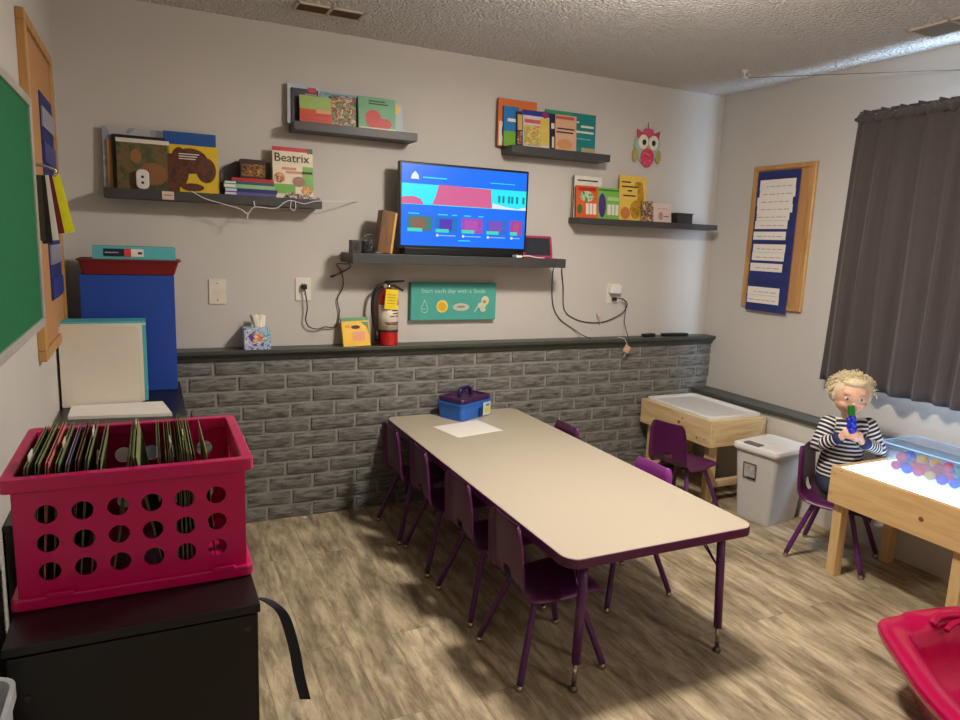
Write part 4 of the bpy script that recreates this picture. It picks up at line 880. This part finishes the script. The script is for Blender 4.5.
# ------------------------------------------------------------------ toddler
def capsule_mesh(segs, balls, voxel, smooth=3):
    bm = bmesh.new()
    for a, b, ra, rb in segs:
        a, b = Vector(a), Vector(b); d = b-a; k = max(2, int(d.length/max(min(ra, rb)*.5, .004)))
        tube(bm, [a+d*i/k for i in range(k+1)], [ra+(rb-ra)*i/k for i in range(k+1)], n=14)
        ball(bm, a, ra, 14); ball(bm, b, rb, 14)
    for c, r, M in balls: ball(bm, c, r, 20, M)
    me = bpy.data.meshes.new('tmp'); bm.to_mesh(me); bm.free()
    o = bpy.data.objects.new('tmp', me); col.objects.link(o)
    m = o.modifiers.new('r', 'REMESH'); m.mode = 'VOXEL'; m.voxel_size = voxel; m.use_smooth_shade = True
    s = o.modifiers.new('s', 'SMOOTH'); s.iterations = smooth; s.factor = .5
    dg = bpy.context.evaluated_depsgraph_get(); out = bpy.data.meshes.new_from_object(o.evaluated_get(dg))
    bpy.data.objects.remove(o); bpy.data.meshes.remove(me)
    for p in out.polygons: p.use_smooth = True
    return out
HC = Vector((3.392, -1.362, .812))                     # head centre
fh = Vector((-.66, -.74, -.10)).normalized()            # face direction
sh = Vector((-fh.y, fh.x, 0)).normalized()*1.0          # towards image right
sh = Vector((.745, -.665, 0)).normalized()
uh = sh.cross(fh).normalized()
if uh.z < 0: uh = -uh
HM = Matrix((sh, fh, uh)).transposed().to_4x4()         # columns: right, forward, up
def hp(a, b, c): return HC+sh*a+fh*b+uh*c
ft = Vector((-.50, -.86, 0)).normalized(); st = Vector((.86, -.50, 0)).normalized()
CH = Vector((3.415, -1.352, .60))                       # chest
def tp(a, b, c): return CH+st*a+ft*b+Vector((0,0,c))
neck = tp(0, .0, .085); pelvis = tp(-.022, -.012, -.205)
shL, shR = tp(-.094, 0, .062), tp(.094, 0, .062)        # L = image left
elL, elR = tp(-.140, .022, -.040), tp(.148, .022, -.050)
wrL, wrR = tp(-.080, .112, .022), tp(.020, .112, .008)
TOYc = hp(0, .128, -.055)
haL, haR = tp(-.062, .122, .048), tp(-.004, .126, .040)
segs = [(pelvis, tp(-.02, -.008, -.11), .072, .066), (tp(-.02, -.008, -.11), tp(0, 0, .0), .066, .068), (tp(0,0,0), tp(0,0,.05), .068, .050),
        (tp(-.05, 0, .055), shL, .038, .034), (tp(.05, 0, .055), shR, .038, .034), (tp(0,0,.06), neck, .036, .030), (neck, hp(0, -.02, -.06), .030, .034),
        (shL, elL, .032, .026), (shR, elR, .032, .026), (elL, wrL, .026, .017), (elR, wrR, .026, .017),
        (wrL, haL, .017, .017), (wrR, haR, .017, .017)]
# kneeling legs folded on the seat
for s in (-1, 1):
    hip = pelvis+st*s*.045+Vector((0,0,-.01)); knee = pelvis+st*s*.055+ft*.070+Vector((0,0,-.034)); heel = pelvis+st*s*.05-ft*.045+Vector((0,0,-.045))
    segs += [(hip, knee, .046, .034), (knee+Vector((0,0,-.012)), heel, .026, .020)]
balls = [(hp(0, 0, .012), (.080, .088, .082), HM), (hp(0, .012, -.030), (.070, .070, .056), HM),
         (hp(-.034, .050, -.030), (.026, .024, .024), HM), (hp(.034, .050, -.030), (.026, .024, .024), HM),
         (hp(0, .066, -.070), (.018, .014, .014), HM), (hp(0, .082, -.024), (.010, .011, .010), HM), (hp(0, .078, -.010), (.006, .008, .014), HM),
         (hp(-.081, -.004, -.012), (.008, .014, .020), HM), (hp(.081, -.004, -.012), (.008, .014, .020), HM),
         (hp(0, .070, .030), (.050, .014, .018), HM)]
# fingers closed round the toy stem, thumbs on the near side
stem = (haL+haR)/2+ft*.012
for s, h in ((-1, haL), (1, haR)):
    balls.append((h, (.020, .020, .022), None))
    for i, ln in enumerate((.90, 1.0, .95, .75)):
        z = .014-i*.0105
        k0 = h+Vector((0,0,z))+ft*.010-st*s*.004
        k1 = k0+(ft*.017-st*s*.013)*ln; k2 = k1+(-st*s*.018+ft*.002)*ln; k3 = k2+(-st*s*.008-ft*.010)*ln
        segs += [(k0, k1, .0060, .0055), (k1, k2, .0055, .0050), (k2, k3, .0050, .0042)]
    t0 = h+Vector((0,0,.012))-ft*.004-st*s*.004; t1 = t0+Vector((0,0,.014))-st*s*.010+ft*.006; t2 = t1+Vector((0,0,.006))-st*s*.012+ft*.008
    segs += [(t0, t1, .0075, .0062), (t1, t2, .0062, .0050)]
me = capsule_mesh(segs, balls, .0032, 2)
skin = mat('skin', (228,178,150), .55, var=.04, vs=40)
skin.node_tree.nodes['Principled BSDF'].inputs['Subsurface Weight'].default_value = .08
skin.node_tree.nodes['Principled BSDF'].inputs['Subsurface Radius'].default_value = (.02, .008, .005)
me.materials.append(skin)
kid = bpy.data.objects.new('person', me); col.objects.link(kid)
tag(kid, 'blond toddler in a striped navy and white shirt, holding a toy to the mouth', 'person')
def kidpart(name, me_or_bm, m, parent=kid, smooth=True):
    if isinstance(me_or_bm, bmesh.types.BMesh): return obj(name, me_or_bm, m, parent, local=True, smooth=smooth)
    me_or_bm.materials.append(m); o = bpy.data.objects.new(name, me_or_bm); col.objects.link(o); o.parent = parent; return o
# face details
for s in (-1, 1):
    e = kidpart('eye', BALL(hp(s*.030, .0745, .004), (.0115, .007, .0080), 14, M=HM), mat('eye_white', (235,230,225), .3))
    kidpart('iris', BALL(hp(s*.030, .0800, .004), (.0062, .0028, .0066), 12, M=HM), mat('iris_blue', (60,74,96), .3), e)
    kidpart('eyebrow', TUBE(spline([hp(s*.017, .083, .021), hp(s*.030, .082, .026), hp(s*.043, .074, .021)], 4), .0018, n=6), mat('brow', (176,140,96), .8))
kidpart('mouth', TUBE(spline([hp(-.016, .076, -.049), hp(0, .084, -.051), hp(.016, .076, -.049)], 4), [.0015]*2+[.0035]*5+[.0015]*2, n=8), mat('lips', (198,110,104), .5))
# hair: cap plus many curls
random.seed(5); hair_m = mat('blond_hair', (228,210,172), .6, var=.2, vs=120)
me = capsule_mesh([], [(hp(0, -.016, .026), (.091, .090, .084), HM), (hp(-.060, -.022, .002), (.036, .054, .048), HM), (hp(.060, -.022, .002), (.036, .054, .048), HM), (hp(0, .040, .075), (.052, .040, .022), HM)], .006, 2)
kidpart('hair', me, hair_m)
bm = bmesh.new()
for i in range(420):
    u = random.random(); th = random.uniform(0, 2*PI); ph = math.acos(1-u*1.18)
    d = Vector((math.sin(ph)*math.cos(th), math.sin(ph)*math.sin(th), math.cos(ph)))
    if d.y > .35 and d.z < .62: continue
    b = Vector((d.x*.092, d.y*.090-.014, d.z*.084+.026)); ln = random.uniform(.012, .030); ax = Vector((random.uniform(-1,1), random.uniform(-1,1), random.uniform(-1,1))).normalized()
    P = []
    t1 = d.cross(ax).normalized(); t2 = d.cross(t1)
    for j in range(9):
        a = j*.8; P.append(b+d*(ln*j/8-.003)+t1*.006*math.cos(a)+t2*.006*math.sin(a)-Vector((0,0,.010*(j/8)**2)))
    tube(bm, [hp(*p) for p in P], [.0026*(1-.5*j/8) for j in range(9)], n=5)
kidpart('hair_curls', bm, hair_m)
# shirt
ssegs = [(pelvis+Vector((0,0,.01)), tp(-.012, -.006, -.11), .096, .094), (tp(-.012, -.006, -.11), tp(0, 0, .0), .094, .086), (tp(0,0,0), tp(0,0,.048), .086, .060),
         (tp(-.05, 0, .052), shL, .045, .041), (tp(.05, 0, .052), shR, .045, .041), (shL, elL, .041, .035), (shR, elR, .041, .035),
         (elL, tp(-.092, .098, .012), .036, .027), (elR, tp(.045, .098, -.002), .036, .027)]
me = capsule_mesh(ssegs, [], .0045, 3)
bones = [(Vector(pelvis), Vector(tp(0,0,.05)), .08, 0), (Vector(shL), Vector(elL), .04, 1), (Vector(elL), Vector(wrL), .03, 2), (Vector(shR), Vector(elR), .04, 3), (Vector(elR), Vector(wrR), .03, 4)]
at = me.attributes.new('stripe', 'FLOAT', 'POINT'); lu = (elL-shL).length
for v in me.vertices:
    best = None
    for a, b, r, k in bones:
        d = b-a; tu = (v.co-a).dot(d)/d.dot(d); t = max(0, min(1, tu)); q = (v.co-(a+d*t)).length/r
        if best is None or q < best[0]: best = (q, tu, k, d.length)
    q, t, k, l = best
    val = v.co.z if k == 0 else (t*l if k in (1, 3) else lu+t*l)
    at.data[v.index].value = val
sm = bpy.data.materials.new('striped_jersey'); sm.use_nodes = True; nt = sm.node_tree; b = nt.nodes['Principled BSDF']; b.inputs['Roughness'].default_value = .85; N = nt.nodes.new
an = N('ShaderNodeAttribute'); an.attribute_name = 'stripe'; mu = N('ShaderNodeMath'); mu.operation = 'MULTIPLY'; mu.inputs[1].default_value = 1/.0200
fr_ = N('ShaderNodeMath'); fr_.operation = 'FRACT'; gt = N('ShaderNodeMath'); gt.operation = 'GREATER_THAN'; gt.inputs[1].default_value = .58
mc = N('ShaderNodeMix'); mc.data_type = 'RGBA'; mc.inputs['A'].default_value = (*lin((34,38,62)), 1); mc.inputs['B'].default_value = (*lin((228,222,214)), 1)
L = nt.links; L.new(an.outputs['Fac'], mu.inputs[0]); L.new(mu.outputs[0], fr_.inputs[0]); L.new(fr_.outputs[0], gt.inputs[0]); L.new(gt.outputs[0], mc.inputs['Factor']); L.new(mc.outputs['Result'], b.inputs['Base Color'])
kidpart('striped_shirt', me, sm)
M_cuff = mat('navy_jersey', (36,44,96), .85)
for s, a, b in ((-1, tp(-.094, .096, .010), tp(-.078, .110, .026)), (1, tp(.048, .096, -.004), tp(.022, .112, .012))):
    kidpart('cuff', TUBE([a, b], [.0285, .0245], n=18), M_cuff)
kidpart('collar', TUBE([neck+Vector((.0+.036*math.cos(a), .034*math.sin(a), -.012-.012*math.cos(a-math.atan2(ft.y, ft.x)))) for a in [2*PI*i/20 for i in range(20)]], .008, n=8, closed=True), M_cuff)
jsegs = []
for s in (-1, 1):
    hip = pelvis+st*s*.045+Vector((0,0,-.01)); knee = pelvis+st*s*.055+ft*.064+Vector((0,0,-.034)); heel = pelvis+st*s*.05-ft*.035+Vector((0,0,-.044))
    jsegs += [(hip, knee, .053, .043), (knee+Vector((0,0,-.010)), heel, .034, .030)]
jsegs.append((pelvis+Vector((0,0,.01)), pelvis+Vector((0,0,-.012)), .078, .072))
kidpart('jeans', capsule_mesh(jsegs, [], .005, 3), mat('dark_denim', (34,44,66), .8))
# toy held by both hands
TB = stem+Vector((0,0,-.030)); TT = hp(-.020, .116, -.012)
ax = (TT-TB).normalized(); Lt = (TT-TB).length
T = thing('toy', 'green and blue toy held up to the toddler\'s mouth', 'toy', TB)
MT = Matrix.Translation(TB) @ ax.to_track_quat('Z', 'Y').to_matrix().to_4x4()
obj('handle', TUBE([TB, TB+ax*.055], [.0095, .011], n=14), mat('toy_purple', (96,34,120), .35), T, smooth=True)
bm = bmesh.new()
nb = 8
for i in range(nb): ball(bm, MT @ Vector((.009*math.cos(i*2.2), .009*math.sin(i*2.2), .055+i*(Lt-.055-.045)/nb)), (.018-.0005*i,)*3, 12)
obj('knobbly_body', bm, mat('toy_blue', (34,44,190), .35), T, smooth=True)
obj('cap', PRISM(rrect(-.017, .017, -.015, .015, .006), Lt-.050, Lt-.004, axis=2, M=MT), mat('toy_green', (24,110,34), .35), T, bevel=.003)

# ------------------------------------------------------------------ magenta rocker, bottom right
out = [(2.548,-2.150),(2.60,-2.140),(2.72,-2.158),(2.86,-2.185),(3.02,-2.235),(3.16,-2.33),(3.24,-2.50),(3.24,-2.72),(3.12,-2.92),(2.92,-3.02),(2.68,-3.04),(2.46,-3.00),(2.30,-2.90),(2.225,-2.76),(2.222,-2.64),(2.262,-2.545),(2.325,-2.43),(2.42,-2.30),(2.50,-2.195)]
out = [(p.x, p.y) for p in spline([(x, y, 0) for x, y in out+[out[0]]], 4)[:-1]]
out = [(x+.026, y-.012) for x, y in out]
oc = (2.766, -2.612)
def ins(k):   # move towards the centre by a fraction
    return [(oc[0]+(x-oc[0])*k, oc[1]+(y-oc[1])*k) for x, y in out]
T = thing('rocker_seat', 'shiny magenta plastic rocker seat with a wide rim, bottom right corner of the room', 'rocker', (2.74, -2.60, 0))
bm = bmesh.new(); R = []
for k, z in ((.62, .0), (.74, .03), (.90, .16), (.97, .205), (1.0, .212), (1.012, .228), (1.005, .243), (.985, .250), (.90, .246), (.83, .240), (.80, .228), (.755, .175), (.70, .105), (.60, .055), (.3, .035), (.02, .03)):
    R.append([bm.verts.new((p[0], p[1], z+(.010 if p[1] > -2.3 and p[0] > 2.7 else 0)*(k > .8))) for p in ins(k)])
for a, b in zip(R, R[1:]):
    n = len(a)
    for i in range(n): bm.faces.new((a[i], a[(i+1) % n], b[(i+1) % n], b[i]))
bm.faces.new(R[0][::-1]); bm.faces.new(R[-1])
M_rock = mat('rocker_plastic', (182,2,72), .22, var=.02, coat=.3)
obj('shell', bm, M_rock, T, smooth=True)
obj('rim_grip', TUBE(spline([(2.726,-2.247,.250),(2.766,-2.237,.262),(2.826,-2.247,.264),(2.886,-2.262,.258),(2.926,-2.282,.268),(2.996,-2.322,.268),(3.046,-2.382,.252)], 5), .014, n=10), M_rock, T, smooth=True)
obj('rim_grip', TUBE(spline([(2.746,-2.282,.244),(2.806,-2.274,.254),(2.886,-2.292,.252),(2.926,-2.322,.246)], 5), .010, n=8), M_rock, T, smooth=True)

# ------------------------------------------------------------------ black cabinets at the left
M_cab = mat('black_laminate', (13,12,11), .38, var=.15)
CZ = .764
T = thing('black_cabinet', 'low black cabinet under the pink file crate, front left of the room', 'cabinet', (.34, -1.97, 0))
obj('carcass', BOX(.125, .540, -2.215, -1.70, 0, CZ-.019), M_cab, T, bevel=.002)
obj('top_board', BOX(.122, .542, -2.238, -1.695, CZ-.018, CZ), mat('black_top', (22,17,16), .35, var=.1), T, bevel=.002)
obj('door', BOX(.128, .537, -2.236, -2.216, .04, CZ-.022), M_cab, T, bevel=.002)
for x, z in ((.155, .665), (.518, .715)): obj('cam_cover', PRISM([(x+.006*math.cos(i*PI/8), z+.006*math.sin(i*PI/8)) for i in range(16)], -2.2385, -2.2358, axis=1), mat('cam_grey', (50,46,44), .4), T)
T = thing('rear_cabinet', 'black cabinet in the left corner carrying the blue box and white binder', 'cabinet', (.26, -.85, 0))
obj('carcass', BOX(X0+.004, .478, -1.66, -.014, 0, CZ-.019), M_cab, T, bevel=.002)
obj('top_board', BOX(X0+.003, .482, -1.66, -.012, CZ-.018, CZ), mat('black_top', (22,17,16)), T, bevel=.002)
# strap hanging from the side
bm = bmesh.new(); P = spline([(.5425,-2.16,.735),(.560,-2.20,.742),(.582,-2.225,.722),(.598,-2.24,.66),(.607,-2.245,.60),(.618,-2.25,.545)], 6); G = []
for p in P: G.append([bm.verts.new(p+Vector((d*.95+.006, -d*.25, -d*.10))) for d in (-.011, .011)])
for a, b in zip(G, G[1:]): bm.faces.new((a[0], a[1], b[1], b[0]))
tag(obj('strap', bm, mat('webbing', (24,26,40), .8, bump=.2, bs=600), solid=.002), 'dark webbing strap hanging off the right side of the black cabinet', 'strap')

# ------------------------------------------------------------------ pink file crate with hanging folders
KX0, KX1, KY0, KY1, KZ0, KZ1 = .132, .531, -2.104, -1.762, CZ+.001, 1.020
T = thing('file_crate', 'magenta plastic file crate with round holes, on the black cabinet', 'crate', ((KX0+KX1)/2, (KY0+KY1)/2, KZ0))
def hole_wall(u0, u1, z0, z1, us, zs, r, f, n=16):
    """panel with round holes; f(u, z, side) gives the position"""
    bm = bmesh.new()
    du = (us[1]-us[0])/2; dz = (zs[1]-zs[0])/2
    ub = [u0, us[0]-du]+[u+du for u in us]; zb = [z0, zs[0]-dz]+[z+dz for z in zs]
    ub.append(u1); zb.append(z1); V = {}
    def vv(u, z):
        k = (round(u, 6), round(z, 6))
        if k not in V: V[k] = bm.verts.new(f(u, z))
        return V[k]
    for i in range(len(ub)-1):
        for j in range(len(zb)-1):
            a, b, c, d = ub[i], ub[i+1], zb[j], zb[j+1]
            if b-a < 1e-5 or d-c < 1e-5: continue
            if 1 <= i <= len(us) and 1 <= j <= len(zs):
                cu, cz = us[i-1], zs[j-1]
                ring = [bm.verts.new(f(cu+r*math.cos(2*PI*k/n+PI/4), cz+r*math.sin(2*PI*k/n+PI/4))) for k in range(n)]
                cs = [vv(b, d), vv(a, d), vv(a, c), vv(b, c)]
                for q in range(4):
                    i0 = q*n//4; i1 = (q+1)*n//4
                    bm.faces.new([cs[q]]+[cs[(q+1) % 4]]+[ring[k % n] for k in range(i1, i0-1, -1)])
            else: bm.faces.new((vv(a, c), vv(b, c), vv(b, d), vv(a, d)))
    return bm
zs_ = [.833, .889, .945]
fu = [.183+i*.0588 for i in range(6)]
obj('front_wall', hole_wall(KX0, KX1, KZ0+.02, KZ1-.02, fu, zs_, .0185, lambda u, z: (u, KY0, z)), M_pink, T, solid=.004)
obj('rear_wall', hole_wall(KX0, KX1, KZ0+.02, KZ1-.02, fu, zs_, .0185, lambda u, z: (u, KY1, z)), M_pink, T, solid=.004)
su = [KY0+.055+i*.0555 for i in range(5)]
obj('side_wall', hole_wall(KY0, KY1, KZ0+.02, KZ1-.02, su, zs_, .0185, lambda u, z: (KX0, u, z)), M_pink, T, solid=.004)
obj('side_wall', hole_wall(KY0, KY1, KZ0+.02, KZ1-.02, su, zs_, .0185, lambda u, z: (KX1, u, z)), M_pink, T, solid=.004)
def ring_bm(x0, x1, y0, y1, t, z0, z1):
    bm = bmesh.new(); o = rrect(x0, x1, y0, y1, .012, 3); i = rrect(x0+t, x1-t, y0+t, y1-t, .008, 3); n = len(o)
    A = [[bm.verts.new((p[0], p[1], z)) for p in q] for q, z in ((o, z0), (o, z1), (i, z1), (i, z0))]
    for k in range(4):
        a, b = A[k], A[(k+1) % 4]
        for j in range(n): bm.faces.new((a[j], a[(j+1) % n], b[(j+1) % n], b[j]))
    return bm
obj('top_rim', ring_bm(KX0-.018, KX1+.018, KY0-.016, KY1+.016, .022, KZ1-.026, KZ1), M_pink, T, bevel=.003)
obj('base_rim', ring_bm(KX0-.014, KX1+.014, KY0-.013, KY1+.013, .020, KZ0, KZ0+.024), M_pink, T, bevel=.004)
obj('floor_panel', BOX(KX0, KX1, KY0, KY1, KZ0+.004, KZ0+.010), M_pink, T)
for x in (.175, .465): obj('latch_tab', BOX(x, x+.045, KY0-.0155, KY0-.010, KZ0+.018, KZ0+.030), M_pink, T, bevel=.002)
random.seed(21)
M_ol = mat('olive_card', (122,126,84), .8, var=.15); M_mn = mat('manila_card', (206,190,150), .8)
fcols = [('olive green', M_ol), ('olive green', M_ol), ('salmon pink', mat('pink_card', (206,120,110), .8)), ('olive green', M_ol), ('pale violet', mat('violet_card', (150,130,160), .8)), ('brown', mat('brown_card', (110,78,56), .8))]
xs =    [.140,.156,.170,.186,.200,.216,.230,.247, .286,.376, .386,.395,.403,.412,.420,.429, .438,.456]
leans = [.014,.016,.018,.018,.020,.020,.022,.026, .040,-.044, -.012,-.006,-.006,-.002,-.002,-.006, -.008,-.020]
for i, (x, ln) in enumerate(zip(xs, leans)):
    nm, m = fcols[i % 6] if i < 8 else fcols[0]
    top = 1.036+random.uniform(-.004, .008); zb = .80
    F = thing('hanging_folder', '%s hanging file folder, number %s from the left in the pink crate' % (nm, 'one two three four five six seven eight nine ten eleven twelve thirteen fourteen fifteen sixteen seventeen eighteen nineteen twenty twenty-one twenty-two twenty-three twenty-four'.split()[i]), 'file folder', (x, (KY0+KY1)/2, zb), 0, 'file folders in the pink crate')
    dx = ln
    bm = bmesh.new(); y0_, y1_ = KY0+.010, KY1-.024
    for o1, o2 in ((0, -.0022), (.0003, .0026)):
        pts = [(x+o1, zb), (x+dx+o2, top), (x+dx+o2+.0009, top), (x+o1+.0009, zb)]
        prism(bm, pts, y0_, y1_, axis=1)
    obj('card', bm, m, F)
    if i % 2 == 0:
        obj('papers', PRISM([(x+.0001, zb+.01), (x+dx-.0008, top-.012), (x+dx+.0012, top-.012), (x+.0008, zb+.01)], y0_+.01, y1_-.01, axis=1), M_paper, F)
    if i % 3 == 0:
        yt = y0_+.04+.06*((i//3) % 4)
        obj('tab', BOX(x+dx-.0008, x+dx+.0008, yt, yt+.05, top-.004, top+.010), M_mn if i % 2 else M_white, F)
T = thing('manila_sheet', 'upright tan sheet right of the folders in the pink crate', 'paper', (.468, -1.92, .80))
obj('sheet', PRISM([(.474,.80),(.462,1.030),(.4635,1.030),(.4755,.80)], KY0+.02, KY1-.05, axis=1), mat('tan_sheet', (150,136,92), .8), T)

# ------------------------------------------------------------------ things on the rear cabinet
tag(obj('paper_stack', PRISM([(.078,-.640),(.430,-.690),(.400,-.47),(.075,-.46)], CZ+.0005, CZ+.012, axis=2), M_paper), 'loose white papers on the rear cabinet behind the pink crate', 'paper')
T = thing('white_binder', 'large white binder standing on the rear cabinet, left corner', 'binder', (.19, -.44, CZ))
obj('front_cover', BOX(X0+.010, .316, -.452, -.446, CZ+.002, 1.085), mat('binder_white', (222,212,198), .45, var=.02), T, bevel=.001)
obj('back_cover', BOX(X0+.012, .335, -.404, -.398, CZ+.002, 1.088), mat('binder_white', (222,212,198)), T, bevel=.001)
obj('inner_sheets', BOX(X0+.014, .326, -.444, -.406, CZ+.004, 1.080), M_pages, T)
obj('purple_mark', BOX(.225, .315, -.4535, -.4515, CZ+.004, CZ+.009), C('mark_purple', (90,50,100)), T)
T = thing('teal_box', 'teal box standing just behind the white binder', 'box', (.20, -.33, CZ))
obj('body', BOX(X0+.014, .348, -.390, -.270, CZ+.001, 1.098), M_teal, T, bevel=.002)
obj('white_seam', BOX(X0+.014, .349, -.3915, -.3895, 1.084, 1.090), M_white, T)
T = thing('blue_box', 'tall blue cardboard box in the left corner under the dark red tray', 'box', (.29, -.12, CZ))
obj('body', BOX(.105, .468, -.200, -.030, CZ+.001, 1.276), mat('blue_card', (28,70,164), .5, var=.05), T, bevel=.002)
T = thing('red_tray', 'dark red paper tray lying on top of the tall blue box', 'tray', (.29, -.12, 1.277))
Mr = mat('dark_red_plastic', (118,18,22), .4)
obj('base', loft([(rrect(.118, .470, -.205, -.028, .01, 3), 1.277), (rrect(.104, .490, -.214, -.018, .012, 3), 1.336)]), Mr, T)
obj('rim', ring_bm(.098, .498, -.220, -.014, .008, 1.333, 1.340), Mr, T)
T = thing('teal_book', 'thick teal book with a dark label strip, lying on the dark red tray', 'book', (.31, -.12, 1.34))
RB = Matrix.Translation((.315, -.115, 1.3405)) @ Matrix.Rotation(.03, 4, 'Z')
bm = bmesh.new(); box(bm, -.158, .160, -.09, .08, 0, .004, RB); box(bm, -.158, .160, -.09, .08, .050, .054, RB); box(bm, -.158, .160, -.094, -.09, 0, .054, RB)
obj('cover', bm, M_teal, T, bevel=.001); obj('pages', BOX(-.154, .156, -.089, .078, .0042, .0498, RB), M_pages, T)
obj('dark_label', BOX(-.118, -.040, -.0955, -.0940, .012, .044, RB), C('lab_dark', (18,34,50)), T)
obj('label_line', BOX(-.112, -.062, -.0964, -.0954, .026, .030, RB), C('lab_ln', (170,180,200)), T)
obj('red_label', BOX(-.040, -.014, -.0955, -.0940, .010, .046, RB), C('lab_red', (206,70,66)), T)
obj('white_label', BOX(-.014, .034, -.0955, -.0940, .012, .044, RB), W_, T)
obj('label_mark', BOX(.012, .028, -.0964, -.0954, .022, .032, RB), INK, T)

# ------------------------------------------------------------------ left wall: green board, cork board with chart, hanging cards
T = thing('green_board', 'green felt board with a silver frame on the left wall', 'board', (X0, -1.7, 1.17))
xa = X0+.030
obj('felt', BOX(xa, xa+.006, -2.42, -1.045, 1.185, 1.815), mat('green_felt', (0,106,62), .8, var=.06), T)
M_al = mat('aluminium', (190,184,176), .35, metal=.3)
for nm, a in (('t', (-2.44, -1.02, 1.812, 1.838)), ('b', (-2.44, -1.02, 1.165, 1.190)), ('r', (-1.046, -1.020, 1.190, 1.812)), ('l', (-2.44, -2.415, 1.190, 1.812))):
    obj('frame_rail', BOX(X0+.002, xa+.012, *a), M_al, T, bevel=.002)
T, A = cork('cork_board', 'tall oak-framed cork board on the left wall, partly behind the green board', 'bulletin board', None, X0, -.905, -.20, 1.027, 2.118, 1, .05)
T = thing('blue_pocket_chart', 'blue cloth chart with clear pockets on the tall left cork board', 'pocket chart', (X0+.03, -.4, 1.2))
obj('cloth', BOX(*A(.0145, .018), -.60, -.27, 1.20, 1.93), M_navy, T)
for i in range(6): obj('pocket', BOX(*A(.0185, .024), -.595, -.275, 1.21+i*.12, 1.28+i*.12), mat('chart_pocket', (150,150,170), .3) if i % 2 else mat('chart_pocket2', (56,66,140), .4), T)
T = thing('hook_clip', 'silver hook on the left wall between the boards', 'hook', (X0, -.96, 1.64))
obj('clip', TUBE(spline([(X0,-.965,1.655),(X0+.05,-.95,1.652),(X0+.085,-.94,1.64),(X0+.080,-.94,1.622)], 4), .005, n=8), M_chrome, T, smooth=True)
for i, (nm, m, a, w_, h_) in enumerate((('dark olive', mat('olive_strip', (60,60,36), .6), .10, .05, .20), ('black', mat('blk_strip', (30,26,24), .6), .20, .05, .21), ('white', M_paper, .30, .05, .20), ('dark red', mat('red_strip', (110,24,30), .6), .40, .05, .18), ('bright yellow', mat('yellow_card', (240,236,30), .6), .50, .06, .18))):
    K = Matrix.Translation((X0+.020+.009*i, -.955+i*.006, 1.622)) @ Matrix.Rotation(-(.0+.045*i), 4, 'Y')
    tag(obj('hanging_card', BOX(0, .040 if i == 4 else .028, -.001, .001, -h_, 0, K), m), nm+' card in the bunch hanging from the hook beside the green board', 'card', 'cards hanging from the wall hook')
# storage tote cut by the picture's lower left corner
T = thing('storage_tote', 'tall frosted plastic tote at the bottom left corner, before the black cabinet', 'tote', (.095, -2.47, 0))
cx, cy = .0945, -2.470
fro = mat('frosted_plastic', (176,180,184), .35)
bm = bmesh.new(); R = []
for w_, d_2, r_, z in ((.08, .34, .02, .0), (.10, .38, .03, .71), (.112, .396, .035, .715), (.112, .396, .035, .735), (.10, .38, .03, .735), (.09, .37, .03, .50)):
    R.append([bm.verts.new((p[0], p[1], z)) for p in rc(w_, d_2, r_)])
for a, b in zip(R, R[1:]):
    for i in range(len(a)): bm.faces.new((a[i], a[(i+1) % len(a)], b[(i+1) % len(a)], b[i]))
bm.faces.new(R[0][::-1])
obj('tub', bm, fro, T, solid=.002)
tag(obj('paper_scrap', BALL((1.062, -.030, .004), (.012, .007, .004), 8), M_paper), 'tiny white scrap on the floor by the brick wall', 'scrap')

# ------------------------------------------------------------------ light
def light(name, kind, loc, energy, color, **k):
    l = bpy.data.lights.new(name, kind); l.energy = energy; l.color = color
    for a, v in k.items(): setattr(l, a, v)
    o = bpy.data.objects.new(name, l); col.objects.link(o); o.location = loc; return o
LC = (1, .925, .825)
light('lamp_light', 'AREA', (1.98, -1.62, 2.36), 46, LC, shape='DISK', size=.26)
light('lamp_glow', 'POINT', (1.98, -1.62, 2.31), 32, LC, shadow_soft_size=.11)
light('rear_fill_light', 'AREA', (2.65, -4.1, 2.36), 14, LC, shape='DISK', size=.3)  # added fill from behind the camera, with the glow below
light('rear_fill_glow', 'POINT', (2.65, -4.1, 2.30), 13, LC, shadow_soft_size=.14)
wl = light('window_daylight', 'AREA', (XR-.004, (WY0+WY1)/2, (WZ0+WZ1)/2), 225, (.52, .74, 1), shape='RECTANGLE', size=WY1-WY0-.1, size_y=WZ1-WZ0-.1)
wl.rotation_euler = (0, PI/2, 0)
wl.data.size = WZ1-WZ0-.1; wl.data.size_y = WY1-WY0-.1
w = bpy.data.worlds.new('World'); S.world = w; w.use_nodes = True
w.node_tree.nodes['Background'].inputs[0].default_value = (.7, .82, 1, 1); w.node_tree.nodes['Background'].inputs[1].default_value = .8

# ------------------------------------------------------------------ camera
f, yaw, pit, rol, cx, cy, cz = 693.01318, .44672, .16833, .03812, .37260, -3.53251, 1.46898
fw = Vector((math.sin(yaw), math.cos(yaw), 0)); rt = Vector((math.cos(yaw), -math.sin(yaw), 0)); up = Vector((0, 0, 1))
f2 = fw*math.cos(pit)-up*math.sin(pit); u2 = up*math.cos(pit)+fw*math.sin(pit)
r3 = rt*math.cos(rol)+u2*math.sin(rol); u3 = u2*math.cos(rol)-rt*math.sin(rol)
cd = bpy.data.cameras.new('camera'); cd.sensor_width = 36; cd.lens = f/960*36; cd.clip_start = .02
cam = bpy.data.objects.new('camera', cd); col.objects.link(cam)
Mx = Matrix((r3, u3, -f2)).transposed().to_4x4(); Mx.translation = Vector((cx, cy, cz)); cam.matrix_world = Mx
S.camera = cam
S.view_settings.view_transform = 'Standard'; S.view_settings.look = 'None'; S.view_settings.gamma = 1
S.view_settings.use_curve_mapping = False; S.view_settings.exposure = 0
